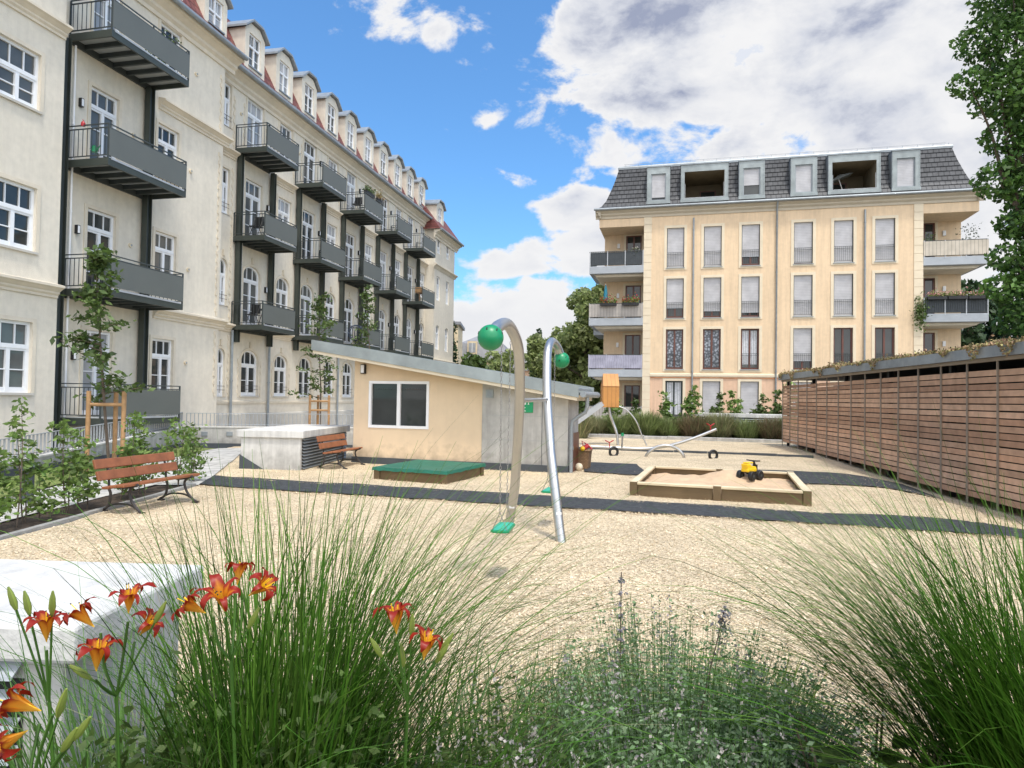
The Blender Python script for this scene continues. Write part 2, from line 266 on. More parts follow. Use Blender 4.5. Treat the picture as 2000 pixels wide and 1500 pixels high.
# gravel of pale wood chips
def chip_ground():
    m = bpy.data.materials.new('wood_chips'); m.use_nodes = True; t = m.node_tree; L = t.links.new; p = t.nodes['Principled BSDF']; p.inputs['Roughness'].default_value = .95; p.inputs['Specular IOR Level'].default_value = .15
    tc = t.nodes.new('ShaderNodeTexCoord')
    v = t.nodes.new('ShaderNodeTexVoronoi'); v.inputs['Scale'].default_value = 58; mp = t.nodes.new('ShaderNodeMapping'); mp.inputs['Scale'].default_value = (1,1.0,1)
    wn = t.nodes.new('ShaderNodeTexNoise'); wn.inputs['Scale'].default_value = 30; L(tc.outputs['Object'], wn.inputs['Vector'])
    ad = t.nodes.new('ShaderNodeVectorMath'); ad.operation = 'MULTIPLY_ADD'; ad.inputs[1].default_value = (.03,.03,.03); L(wn.outputs['Color'], ad.inputs[0]); L(tc.outputs['Object'], ad.inputs[2]); L(ad.outputs[0], v.inputs['Vector'])
    r = t.nodes.new('ShaderNodeValToRGB'); e = r.color_ramp.elements; e[0].color = (.30,.22,.13,1); e[1].color = (.80,.675,.48,1); e2 = e.new(.28); e2.color = (.56,.455,.31,1)
    sp = t.nodes.new('ShaderNodeSeparateColor'); L(v.outputs['Color'], sp.inputs[0]); L(sp.outputs[0], r.inputs['Fac'])
    n = t.nodes.new('ShaderNodeTexNoise'); n.inputs['Scale'].default_value = .9; n.inputs['Detail'].default_value = 7; n.inputs['Roughness'].default_value = .65; L(tc.outputs['Object'], n.inputs['Vector'])
    mr = t.nodes.new('ShaderNodeMapRange'); mr.inputs['From Min'].default_value = .3; mr.inputs['From Max'].default_value = .7; mr.inputs['To Min'].default_value = .80; mr.inputs['To Max'].default_value = 1.14; L(n.outputs['Fac'], mr.inputs['Value'])
    vm = t.nodes.new('ShaderNodeVectorMath'); vm.operation = 'SCALE'; L(r.outputs[0], vm.inputs[0]); L(mr.outputs[0], vm.inputs['Scale']); L(vm.outputs[0], p.inputs['Base Color'])
    b = t.nodes.new('ShaderNodeBump'); b.inputs['Strength'].default_value = .7; b.inputs['Distance'].default_value = .02; L(v.outputs['Distance'], b.inputs['Height']); 
    n2 = t.nodes.new('ShaderNodeTexNoise'); n2.inputs['Scale'].default_value = 6; n2.inputs['Detail'].default_value = 5; L(tc.outputs['Object'], n2.inputs['Vector'])
    b2 = t.nodes.new('ShaderNodeBump'); b2.inputs['Strength'].default_value = .5; b2.inputs['Distance'].default_value = .08; L(n2.outputs['Fac'], b2.inputs['Height']); L(b.outputs[0], b2.inputs['Normal']); L(b2.outputs[0], p.inputs['Normal'])
    return m
M['chips'] = chip_ground()
M['chip_piece'] = mat('chip_piece', (.76,.64,.455), .9, island=.38, var=.1, col2=(.48,.36,.22), spec=.2)
def petal_mat():
    m = bpy.data.materials.new('petal_lily'); m.use_nodes = True; t = m.node_tree; L = t.links.new; p = t.nodes['Principled BSDF']; p.inputs['Roughness'].default_value = .45
    a = t.nodes.new('ShaderNodeAttribute'); a.attribute_name = 'along'
    r = t.nodes.new('ShaderNodeValToRGB'); e = r.color_ramp.elements; e[0].color = (.80,.50,.06,1); e[1].color = (.50,.12,.015,1); x = e.new(.38); x.color = (.75,.28,.02,1); y = e.new(.52); y.color = (.33,.016,.005,1); z = e.new(.85); z.color = (.30,.02,.005,1)
    L(a.outputs['Fac'], r.inputs['Fac']); L(r.outputs[0], p.inputs['Base Color'])
    tr = t.nodes.new('ShaderNodeBsdfTranslucent'); L(r.outputs[0], tr.inputs['Color']); ms = t.nodes.new('ShaderNodeMixShader'); ms.inputs[0].default_value = .35
    L(p.outputs[0], ms.inputs[1]); L(tr.outputs[0], ms.inputs[2]); L(ms.outputs[0], t.nodes['Material Output'].inputs['Surface'])
    return m
M['petal_lily'] = petal_mat()

# ---------------------------------------------------------------- helpers
def tag(o, label=None, cat=None, group=None, kind=None):
    if label: o['label'] = label
    if cat: o['category'] = cat
    if group: o['group'] = group
    if kind: o['kind'] = kind
    return o
def empty(name, loc, rz=0, label=None, cat=None, group=None):
    o = bpy.data.objects.new(name, None); C.objects.link(o); o.location = loc; o.rotation_euler = (0, 0, rz); o.empty_display_size = .2
    return tag(o, label, cat, group)
class MB:
    def __init__(s, F=None): s.v = []; s.f = []; s.m = []; s.mats = []; s.F = F
    def mi(s, m):
        if m not in s.mats: s.mats.append(m)
        return s.mats.index(m)
    def add(s, pts, faces, m):
        b = len(s.v); k = s.mi(m)
        s.v += [s.F(*p) if s.F else tuple(p) for p in pts]
        for f in faces: s.f.append([b+i for i in f]); s.m.append(k)
    def box(s, x0, x1, y0, y1, z0, z1, m):
        if x0 > x1: x0, x1 = x1, x0
        if y0 > y1: y0, y1 = y1, y0
        if z0 > z1: z0, z1 = z1, z0
        s.add([(x0,y0,z0),(x1,y0,z0),(x1,y1,z0),(x0,y1,z0),(x0,y0,z1),(x1,y0,z1),(x1,y1,z1),(x0,y1,z1)],
              [(0,3,2,1),(4,5,6,7),(0,1,5,4),(1,2,6,5),(2,3,7,6),(3,0,4,7)], m)
    def obox(s, a, b, wv, hv, m):
        """bar from point a to b with half-width vectors wv and hv"""
        a, b, wv, hv = map(Vector, (a, b, wv, hv))
        p = [a-wv-hv, a+wv-hv, a+wv+hv, a-wv+hv, b-wv-hv, b+wv-hv, b+wv+hv, b-wv+hv]
        s.add([tuple(q) for q in p], [(0,1,2,3),(7,6,5,4),(0,4,5,1),(1,5,6,2),(2,6,7,3),(3,7,4,0)], m)
    def poly(s, pts, m): s.add(pts, [tuple(range(len(pts)))], m)
    def tube(s, pts, r, m, n=10, cap=True):
        pts = [Vector(p) for p in pts]; rs = r if isinstance(r, (list, tuple)) else [r]*len(pts)
        up = None; rings = []
        for i, p in enumerate(pts):
            d = (pts[min(i+1, len(pts)-1)]-pts[max(i-1, 0)]).normalized()
            if up is None: up = Vector((0,0,1)) if abs(d.z) < .9 else Vector((1,0,0))
            a = d.cross(up).normalized(); b = a.cross(d).normalized(); up = b
            rings.append([tuple(p+(a*math.cos(2*math.pi*k/n)+b*math.sin(2*math.pi*k/n))*rs[i]) for k in range(n)])
        V = [q for rg in rings for q in rg]; Fc = []
        for i in range(len(pts)-1):
            for k in range(n): Fc.append((i*n+k, i*n+(k+1) % n, (i+1)*n+(k+1) % n, (i+1)*n+k))
        if cap: Fc.append(tuple(range(n))[::-1]); Fc.append(tuple((len(pts)-1)*n+k for k in range(n)))
        s.add(V, Fc, m)
    def prism(s, prof, axis, a0, a1, m):
        """profile polygon extruded: axis 'x' prof=(y,z), 'y' prof=(x,z), 'z' prof=(x,y)"""
        f = {'x': lambda p, a: (a, p[0], p[1]), 'y': lambda p, a: (p[0], a, p[1]), 'z': lambda p, a: (p[0], p[1], a)}[axis]
        n = len(prof); V = [f(p, a0) for p in prof]+[f(p, a1) for p in prof]
        s.add(V, [(i, (i+1) % n, n+(i+1) % n, n+i) for i in range(n)]+[tuple(range(n))[::-1], tuple(range(n, 2*n))], m)
    def sphere(s, c, r, m, nu=24, nv=14, sq=(1,1,1)):
        V = []; Fc = []
        for j in range(nv+1):
            th = math.pi*j/nv
            for i in range(nu):
                ph = 2*math.pi*i/nu; V.append((c[0]+r*sq[0]*math.sin(th)*math.cos(ph), c[1]+r*sq[1]*math.sin(th)*math.sin(ph), c[2]+r*sq[2]*math.cos(th)))
        for j in range(nv):
            for i in range(nu): Fc.append((j*nu+i, j*nu+(i+1) % nu, (j+1)*nu+(i+1) % nu, (j+1)*nu+i))
        s.add(V, Fc, m)
    def build(s, name, parent=None, smooth=False, bevel=0, recalc=True):
        me = bpy.data.meshes.new(name); me.from_pydata(s.v, [], s.f)
        for mm in s.mats: me.materials.append(M[mm])
        me.polygons.foreach_set('material_index', s.m)
        if recalc:
            bm = bmesh.new(); bm.from_mesh(me); bmesh.ops.recalc_face_normals(bm, faces=bm.faces); bm.to_mesh(me); bm.free()
        if smooth: me.polygons.foreach_set('use_smooth', [True]*len(me.polygons)); 
        o = bpy.data.objects.new(name, me); C.objects.link(o); o.parent = parent
        if smooth:
            try: me.set_sharp_from_angle(angle=R(40))
            except Exception: pass
        if bevel:
            b = o.modifiers.new('bevel', 'BEVEL'); b.width = bevel; b.segments = 2; b.limit_method = 'ANGLE'
        return o
def arr_mesh(name, verts, quads, mats, parent=None, midx=None, attr=None):
    me = bpy.data.meshes.new(name); nv = len(verts); nf = len(quads); k = quads.shape[1]
    me.vertices.add(nv); me.vertices.foreach_set('co', np.asarray(verts, np.float32).ravel())
    me.loops.add(nf*k); me.loops.foreach_set('vertex_index', np.asarray(quads, np.int32).ravel())
    me.polygons.add(nf); me.polygons.foreach_set('loop_start', np.arange(0, nf*k, k, dtype=np.int32))
    try: me.polygons.foreach_set('loop_total', np.full(nf, k, np.int32))
    except Exception: pass
    for m in mats: me.materials.append(M[m])
    if midx is not None: me.polygons.foreach_set('material_index', np.asarray(midx, np.int32))
    me.update(calc_edges=True)
    if attr is not None:
        a = me.attributes.new('along', 'FLOAT', 'POINT'); a.data.foreach_set('value', np.asarray(attr, np.float32))
    o = bpy.data.objects.new(name, me); C.objects.link(o); o.parent = parent
    return o
def unit(a): return a/np.maximum(np.linalg.norm(a, axis=-1, keepdims=True), 1e-9)
def leaves(P, size, elong=1.6, flat=0.0):
    """rhombic folded leaves at points P -> (verts, quads)"""
    n = len(P); d = unit(rng.normal(size=(n,3))*np.array([1,1,1-flat*.8])); q = unit(np.cross(d, rng.normal(size=(n,3))))
    s = (size*rng.uniform(.6, 1.25, n))[:, None]
    a = P-d*s*.5*elong; b = P+q*s*.42; c = P+d*s*.5*elong; e = P-q*s*.42
    V = np.stack([a, b, c, e], 1).reshape(-1, 3); Q = np.arange(4*n).reshape(-1, 4)
    return V, Q
def join_vq(L):
    V = []; Q = []; b = 0
    for v, q in L: V.append(v); Q.append(q+b); b += len(v)
    return np.concatenate(V), np.concatenate(Q)
def blades(n, base_r, L, lean, droop, width, az=None, steps=9, center=(0,0,0)):
    """curved tapering grass blades; lean (mean, sd) from vertical in rad, droop = extra bend along the blade"""
    r = base_r*np.sqrt(rng.uniform(0, 1, n)); a0 = rng.uniform(0, 2*np.pi, n)
    B = np.stack([r*np.cos(a0), r*np.sin(a0), np.zeros(n)], 1)+np.array(center)
    ph = a0+rng.normal(0, .5, n) if az is None else rng.normal(az[0], az[1], n)
    ln = rng.uniform(L[0], L[1], n); th0 = np.abs(rng.normal(lean[0], lean[1], n)); dr = np.abs(rng.normal(droop[0], droop[1], n))
    wv = np.stack([-np.sin(ph), np.cos(ph), rng.normal(0, .25, n)], 1); wv = unit(wv)
    hd = np.stack([np.cos(ph), np.sin(ph)], 1); pos = B.copy(); V = []; sway = rng.normal(0, .12, n)
    for k in range(steps+1):
        t = k/steps; w = width*(1-t)**.6*min(1, .45+t*3)*.5; w = max(w, width*.06)
        V.append(pos-wv*w); V.append(pos+wv*w)
        th = th0+dr*t**1.6; ds = ln/steps; cs = np.cos(sway*t); sn = np.sin(sway*t)
        hx = hd[:,0]*cs-hd[:,1]*sn; hy = hd[:,0]*sn+hd[:,1]*cs
        pos = pos+np.stack([hx*np.sin(th)*ds, hy*np.sin(th)*ds, np.cos(th)*ds], 1)
        pos[:,2] = np.maximum(pos[:,2], .01)
    V = np.stack(V, 1).reshape(-1, 3); m = 2*(steps+1); base = (np.arange(n)*m)[:, None]
    qs = np.array([[2*k, 2*k+1, 2*k+3, 2*k+2] for k in range(steps)])
    Q = (base[:, :, None]+qs[None]).reshape(-1, 4)
    return V, Q
def crown_pts(clumps, per):
    P = []
    for (x, y, z, r, sq) in clumps:
        k = int(per*r*r); d = unit(rng.normal(size=(k,3))); rad = r*rng.uniform(.45, 1.0, k)**.5*rng.uniform(.85,1.12,k)
        P.append(np.array([x,y,z])+d*rad[:,None]*np.array([1,1,sq]))
    return np.concatenate(P)

# ---------------------------------------------------------------- facade tools
def arc_pts(x0, x1, z1, rise, n=10, inset=0.0):
    """points left->right along an arched head whose crown is z1"""
    xc = (x0+x1)/2; hw = (x1-x0)/2-inset; zs = z1-rise; rr = rise-inset*.8
    return [(xc-hw*math.cos(math.pi*k/n), zs+rr*math.sin(math.pi*k/n)) for k in range(n+1)]
def facade(mb, x0, x1, z0, z1, ops, m, depth, mrev=None):
    mrev = mrev or m
    xs = sorted({x0, x1, *[o[0] for o in ops], *[o[1] for o in ops]}); zs = sorted({z0, z1, *[o[2] for o in ops], *[o[3] for o in ops]})
    xs = [x for x in xs if x0 <= x <= x1]; zs = [z for z in zs if z0 <= z <= z1]
    for i in range(len(xs)-1):
        for j in range(len(zs)-1):
            cx, cz = (xs[i]+xs[i+1])/2, (zs[j]+zs[j+1])/2
            if any(o[0] < cx < o[1] and o[2] < cz < o[3] for o in ops): continue
            mb.poly([(xs[i],0,zs[j]),(xs[i+1],0,zs[j]),(xs[i+1],0,zs[j+1]),(xs[i],0,zs[j+1])], m)
    for o in ops:
        a, b, c, d, rise = o[:5]
        if rise:
            pts = arc_pts(a, b, d, rise)
            for k in range(len(pts)-1):
                p, q = pts[k], pts[k+1]; mb.poly([(p[0],0,p[1]),(q[0],0,q[1]),(q[0],0,d),(p[0],0,d)], m)
            out = [(a, c)]+pts+[(b, c)]
        else: out = [(a, c), (a, d), (b, d), (b, c)]
        n = len(out)
        for k in range(n):
            p, q = out[k], out[(k+1) % n]; mb.poly([(p[0],0,p[1]),(q[0],0,q[1]),(q[0],depth,q[1]),(p[0],depth,p[1])], mrev)
def ring(mb, out, inn, d0, d1, m):
    n = len(out); V = [(p[0], d0, p[1]) for p in out]+[(p[0], d0, p[1]) for p in inn]+[(p[0], d1, p[1]) for p in out]+[(p[0], d1, p[1]) for p in inn]
    Fc = []
    for k in range(n):
        j = (k+1) % n
        Fc += [(k, j, n+j, n+k), (2*n+k, 3*n+k, 3*n+j, 2*n+j), (k, 2*n+k, 2*n+j, j), (n+k, n+j, 3*n+j, 3*n+k)]
    mb.add(V, Fc, m)
def outline(a, b, c, d, rise, inset=0.0):
    if rise: return [(a+inset, c+inset)]+arc_pts(a, b, d, rise, 10, inset)+[(b-inset, c+inset)]
    return [(a+inset, c+inset), (a+inset, d-inset), (b-inset, d-inset), (b-inset, c+inset)]
def window(F, parent, op, d, fm='win_white', glass='glass', transom=None, door=False, top_bars=2, mid_bars=1, name='window', simple=False, tilt=False):
    a, b, c, e, rise = op[:5]; fw = .075 if fm == 'win_white' else .06
    mb = MB(F); o1 = outline(a, b, c, e, rise); o2 = outline(a, b, c, e, rise, fw); ring(mb, o1, o2, d-.05, d+.03, fm)
    xc = (a+b)/2
    def zt(x):
        if not rise: return e-fw
        hw = (b-a)/2-fw; u = min(1, abs(x-xc)/hw); return e-rise+(rise-fw*.8)*math.sqrt(1-u*u)
    t = transom if transom else None
    top = t if t else zt(xc)
    mb.box(xc-.05, xc+.05, d-.058, d+.02, c+fw*.5, top, fm)
    if t:
        mb.box(a+fw*.6, b-fw*.6, d-.068, d+.02, t-.045, t+.06, fm)
        for k in range(top_bars):
            x = a+(b-a)*(k+1)/(top_bars+1); mb.box(x-.014, x+.014, d-.03, d+.012, t+.05, zt(x)+.01, fm)
    H = top-c
    for k in range(mid_bars):
        z = c+H*(k+1)/(mid_bars+1); mb.box(a+fw*.7, b-fw*.7, d-.034, d+.014, z-.014, z+.014, fm)
    for s in (-1, 1):   # sash stiles
        x = a+fw if s < 0 else b-fw; mb.box(x-.03, x+.03, d-.045, d+.018, c+fw*.8, top, fm)
        mb.box(min(xc, x), max(xc, x), d-.043, d+.016, c+fw*.7, c+fw+.06, fm); 
        if t: mb.box(min(xc, x), max(xc, x), d-.043, d+.016, t-.10, t-.03, fm)
    w = mb.build(name, parent)
    g = MB(F); g.poly([(p[0], d+.005, p[1]) for p in outline(a, b, c, e, rise, fw*.5)], glass); g.build('pane', w)
    return w
def band(mb, prof, a0, a1, m, F):
    """prof: list of (out, z) outward profile points, extruded along the facade from a0 to a1"""
    n = len(prof); V = [F(a0, -p[0], p[1]) for p in prof]+[F(a1, -p[0], p[1]) for p in prof]
    old = mb.F; mb.F = None
    mb.add(V, [(i, (i+1) % n, n+(i+1) % n, n+i) for i in range(n)]+[tuple(range(n))[::-1], tuple(range(n, 2*n))], m); mb.F = old

# ================================================================ LEFT BUILDING (old apartment house)
LA = -R(12.64)
def lw(t, s, z=0):
    return (t*math.cos(LA)-s*math.sin(LA), t*math.sin(LA)+s*math.cos(LA), z)
LB = empty('apartment_house', lw(-16.5, 0), LA, 'long old cream apartment house with red mansard roof, white windows and dark steel balconies', 'building')
def FL(w): return lambda a, d, z: (w-d, a, z)
WA, WB, WC, WE = 1.2, .6, 0.0, .7
glass_pool = ['glass']*5+['glass_mid']*3+['glass_curtain']*2
G_ = random.Random(5)
def lwin(w, x0, x1, z0, z1, rise=0, door=False, tr=.62, gl=None, sill=True):
    t = z1-tr
    f = FL(w); o = window(f, LB, (x0, x1, z0, z1, rise), .12, transom=t, mid_bars=2 if door else 1, glass=gl or G_.choice(glass_pool), name='balcony_door' if door else 'window')
    if sill and not door:
        mb = MB(f); mb.box(x0-.06, x1+.06, -.06, .20, z0-.06, z0-.002, 'plaster_plinth'); mb.build('sill', o)
    return o
heads = [3.46, 6.92, 10.42, 13.72]; sills = [1.65, 5.16, 8.70, 12.10]; decks = [1.0, 4.48, 7.98, 11.45]
opsA = [(12.42,13.52,sills[i],[3.4,6.75,10.12,13.6][i],0) for i in range(4)]+[(8.4,9.4,sills[i],[3.4,6.75,10.12,13.6][i],0) for i in range(4)]
opsB = [(15.62,16.62,decks[i]+.04,heads[i],0) for i in range(4)]+[(18.2,19.15,sills[i],heads[i],0) for i in range(4)]
arc = [.38, .38, 0, 0]
opsC = [(22.15,22.68,sills[i]-.05,heads[i],arc[i]*.8) for i in range(4)]
for k in range(5):
    for i in range(4):
        opsC.append((23.70+4.38*k, 24.85+4.38*k, (decks[i]+.04) if i else sills[0], heads[i]+.04, arc[i]))
        opsC.append((26.05+4.38*k, 27.10+4.38*k, sills[i], heads[i], arc[i]))
opsE = [(x, x+.75, sills[i], heads[i]-.6*(i==3), arc[i]*.7) for x in (45.2, 47.3) for i in range(4)]
mb = MB(FL(WA)); facade(mb, 5, 14.2, -1, 14.3, opsA, 'plaster_old', .18); mb.F = None
mb.poly([(WA,14.2,-1),(WB,14.2,-1),(WB,14.2,14.3),(WA,14.2,14.3)], 'plaster_old')
mb.F = FL(WB); facade(mb, 14.2, 21.45, -1, 14.3, opsB, 'plaster_old', .18); mb.F = None
mb.poly([(WB,21.45,-1),(WC,21.45,-1),(WC,21.45,14.3),(WB,21.45,14.3)], 'plaster_old')
mb.F = FL(WC); facade(mb, 21.45, 44.7, -1, 14.3, opsC, 'plaster_old', .18); mb.F = None
mb.poly([(WC,44.7,-1),(WE,44.7,-1),(WE,44.7,14.3),(WC,44.7,14.3)], 'plaster_old')
mb.F = FL(WE); facade(mb, 44.7, 49.3, -1, 13.6, opsE, 'plaster_old', .18); mb.F = None
mb.poly([(WE,49.3,-1),(-14,49.3,-1),(-14,49.3,13.6),(WE,49.3,13.6)], 'plaster_old')
mb.poly([(-14,5,-1),(-14,49.3,-1),(-14,49.3,14.3),(-14,5,14.3)], 'plaster_old')
mb.poly([(WA,5,-1),(-14,5,-1),(-14,5,14.3),(WA,5,14.3)], 'plaster_old')
# slightly raised plaster surrounds, hood and keystones
def surround(mb, op, F, wd=.10):
    a, b, c, d, r = op
    mb.F = F; ring(mb, outline(a-wd, b+wd, c, d+wd, r+wd*.8 if r else 0), outline(a, b, c, d, r), -.028, 0, 'plaster_trim')
    if r: 
        xc = (a+b)/2; mb.box(xc-.06, xc+.06, -.07, 0, d+.1, d+.34, 'plaster_trim')
    mb.F = None
for o in opsA: surround(mb, o, FL(WA))
for o in opsB: surround(mb, o, FL(WB))
for o in opsC: surround(mb, o, FL(WC))
mb.build('wall', LB, recalc=False)
for i, (x0, x1, a, b, r) in enumerate(opsA): lwin(WA, x0, x1, a, b, r, gl=['glass_mid','glass','glass_mid','glass'][i % 4])
for i, (x0, x1, a, b, r) in enumerate(opsB): lwin(WB, x0, x1, a, b, r, door=i < 4, tr=.55)
for j, (x0, x1, a, b, r) in enumerate(opsC):
    dr = a in [d+.04 for d in decks]; 
    if x1-x0 < .6:
        o = window(FL(WC), LB, (x0, x1, a, b, r), .12, transom=b-.62, top_bars=1, mid_bars=1, glass='glass'); continue
    lwin(WC, x0, x1, a, b, r, door=dr, tr=.60, gl='glass_curtain' if (b > 10 and G_.random() < .45) else None)
for (x0, x1, a, b, r) in opsE: window(FL(WE), LB, (x0, x1, a, b, r), .12, transom=b-.6, top_bars=1, mid_bars=1, glass='glass_mid')
# cornices
def cornice(w, a0, a1, z, big=.75):
    p = [(0, z-.42*big), (.05, z-.42*big), (.05, z-.34*big), (.10, z-.28*big), (.10, z-.22*big), (.20, z-.12*big), (.26, z-.08*big), (.26, z), (0, z+.06)]
    mb = MB(); band(mb, p, a0, a1, 'plaster_trim', FL(w)); mb.build('cornice', LB)
for z in (4.42, 11.18):
    cornice(WA, 5, 14.18, z); cornice(WB, 18.2, 21.7, z); cornice(WC, 21.71, 23.0, z, .68)
    for k in range(5): cornice(WC, 25.62+4.38*k, 27.25+4.38*k, z, .68)
    cornice(WE, 44.4, 49.5, z, .68)
for z in (1.42,):
    mb = MB(); band(mb, [(0, z-.10), (.035, z-.10), (.05, z), (0, z+.02)], 21.46, 44.7, 'plaster_trim', FL(WC)); mb.build('cornice', LB)
mb = MB(); band(mb, [(0,-1),(.05,-1),(.05,.9),(0,.95)], 21.46, 44.7, 'plaster_plinth', FL(WC)); mb.build('plinth', LB)
# toothed corner strips, each one continuous strip
def teeth(w_, s_, z0, z1, pitch, wd):
    mb = MB(); L_ = [(s_-wd*.35, z0)]; R_ = []; z = z0
    while z+pitch < z1:
        L_ += [(s_-wd*.35, z), (s_-wd*.35, z+pitch*.5), (s_-wd, z+pitch*.5), (s_-wd, z+pitch)]; z += pitch
    L_.append((s_-wd*.35, z)); pts = [L_[0]]
    for p in L_[1:]:
        if p != pts[-1]: pts.append(p)
    for p, q in zip(pts[:-1], pts[1:]):
        if p[0] == q[0]: mb.box(p[0], s_+wd*.35, -.032, 0, p[1], q[1], 'plaster_trim')
    mb.F = FL(w_); V = mb.v; mb.v = [mb.F(*v) for v in V]; mb.F = None
    # weld the stacked blocks so that the strip is one piece
    me = bpy.data.meshes.new('quoin_strip'); me.from_pydata(mb.v, [], mb.f); bm = bmesh.new(); bm.from_mesh(me); bmesh.ops.remove_doubles(bm, verts=bm.verts, dist=.0005); 
    bm.to_mesh(me); bm.free(); me.materials.append(M['plaster_trim']); o = bpy.data.objects.new('quoin_strip', me); C.objects.link(o); o.parent = LB
for (w_, s_) in ((WB, 21.30), (WC, 22.92), (WC, 21.98)):
    for (z0, z1) in ((1.6, 4.0), (4.55, 10.7), (11.3, 13.6)): teeth(w_, s_, z0, z1, .30, .10)
for k in range(5):
    for (z0, z1) in ((11.6, 13.7), (1.6, 3.3)):
        for s_ in (25.04+4.38*k, 23.55+4.38*k, 25.92+4.38*k, 27.27+4.38*k): teeth(WC, s_, z0, z1, .30, .08)
# eaves and gutters
def eave(w, a0, a1, z=14.3):
    mb = MB(); band(mb, [(0, z-.55), (.06, z-.55), (.06, z-.42), (.16, z-.34), (.16, z-.24), (.34, z-.12), (.45, z-.10), (.45, z+.02), (0, z+.02)], a0, a1, 'plaster_trim', FL(w)); mb.build('eave', LB)
    mb = MB(); mb.tube([FL(w)(a0, -.54, z+.03), FL(w)(a1, -.54, z+.03)], .09, 'zinc', 10); mb.build('gutter', LB, smooth=True)
eave(WA, 5, 14.6); eave(WB, 14.61, 21.95); eave(WC, 21.96, 44.4); eave(WE, 44.41, 49.8, 13.6)
# mansard roof with red tiles
mb = MB()
def slope(a0, a1, w0, z0, w1, z1): mb.poly([(w0,a0,z0),(w0,a1,z0),(w1,a1,z1),(w1,a0,z1)], 'red_tile')
for (a0, a1, w_) in ((5, 14.4, WA), (14.4, 21.8, WB), (21.8, 44.6, WC)):
    slope(a0, a1, w_+.45, 14.33, w_+.10, 14.62); slope(a0, a1, w_+.10, 14.62, w_-1.25, 17.3)
    mb.poly([(w_-1.25,a0,17.3),(w_-1.25,a1,17.3),(-7,a1,18.6),(-7,a0,18.6)], 'red_tile')
    for aa in (a0, a1): mb.poly([(w_+.45,aa,14.33),(w_+.1,aa,14.62),(w_-1.25,aa,17.3),(-7,aa,18.6),(-7,aa,14.33)], 'red_tile')
slope(44.3, 49.75, WE+.5, 13.63, WE-1.0, 15.6); mb.poly([(WE+.5,49.75,13.63),(-9,49.75,13.63),(-9,48.4,15.6),(WE-1.0,48.4,15.6)], 'red_tile')
mb.poly([(WE+.5,44.3,13.63),(WE-1.0,44.3,15.6),(-9,44.3,15.6),(-9,44.3,13.63)], 'red_tile'); mb.poly([(WE-1.0,44.3,15.6),(WE-1.0,48.4,15.6),(-9,48.4,16.4),(-9,44.3,16.4)], 'red_tile')
mb.build('roof', LB)
# snow guard above the gutter
mb = MB()
for z_, o_ in ((14.72, .02), (14.84, -.04)): mb.tube([(WC+o_+.10, 22, z_), (WC+o_+.10, 44.3, z_)], .014, 'zinc', 5)
for z_, o_ in ((14.72, .02), (14.84, -.04)): mb.tube([(WB+o_+.10, 14.7, z_), (WB+o_+.10, 21.7, z_)], .014, 'zinc', 5)
for i in range(32): mb.box(WC+.07, WC+.13, 22.2+i*.7, 22.22+i*.7, 14.58, 14.86, 'zinc')
mb.build('snow_guard', LB)
def dormer(w, sc_, zb=14.86, zt=16.62, hw=.68):
    f = FL(w-.10); op = (sc_-.40, sc_+.40, zb+.33, zt-.08, 0)
    mb = MB(f); facade(mb, sc_-hw, sc_+hw, zb, zt, [op], 'plaster_old', .16)
    top = [(sc_-hw, zt), (sc_-hw*.45, zt+.34), (sc_+hw*.45, zt+.34), (sc_+hw, zt)]
    mb.poly([(p[0], 0, p[1]) for p in top], 'plaster_old')
    for s in (-1, 1): mb.poly([(sc_+s*hw,0,zb-.3),(sc_+s*hw,2.6,zb-.3),(sc_+s*hw,2.6,zt),(sc_+s*hw,0,zt)], 'plaster_old')
    o = mb.build('dormer', LB, recalc=False)
    c0 = [(sc_-hw-.14, zt-.04), (sc_-hw*.5, zt+.38), (sc_+hw*.5, zt+.38), (sc_+hw+.14, zt-.04)]; c1 = [(p[0], p[1]+.09) for p in c0][::-1]
    mb = MB(f); pr = c0+c1; n = len(pr)
    mb.add([(p[0], -.16, p[1]) for p in pr]+[(p[0], 2.8, p[1]+.05) for p in pr], [(i, (i+1) % n, n+(i+1) % n, n+i) for i in range(n)]+[tuple(range(n))[::-1], tuple(range(n, 2*n))], 'zinc'); mb.build('dormer_roof', o)
    mb = MB(f); a, b, c, d = op[:4]; ring(mb, outline(*op), outline(a,b,c,d,0,.06), .06, .14, 'win_white')
    mb.box(sc_-.035, sc_+.035, .055, .13, c+.05, d-.05, 'win_white'); mb.box(a+.05, b-.05, .05, .13, d-.56, d-.48, 'win_white')
    for z in (c+.38,): mb.box(a+.05, b-.05, .09, .125, z-.012, z+.012, 'win_white')
    for x in (a+.24, b-.24): mb.box(x-.011, x+.011, .09, .125, d-.5, d-.05, 'win_white')
    mb.box(a-.05, b+.05, -.06, .1, c-.06, c-.004, 'zinc'); mb.poly([(a+.03,.11,c+.03),(b-.03,.11,c+.03),(b-.03,.11,d-.03),(a+.03,.11,d-.03)], G_.choice(['glass_curtain','glass_curtain','glass_mid','glass'])); mb.build('dormer_window', o)
for k in range(5): dormer(WC, 24.27+4.38*k); dormer(WC, 26.50+4.38*k)
dormer(WB, 21.0, zb=14.75, zt=16.2, hw=.62); dormer(WB, 18.6); dormer(WB, 16.1); dormer(WA, 13.0)
dormer(WE, 46.0, zb=14.0, zt=15.6, hw=.8)
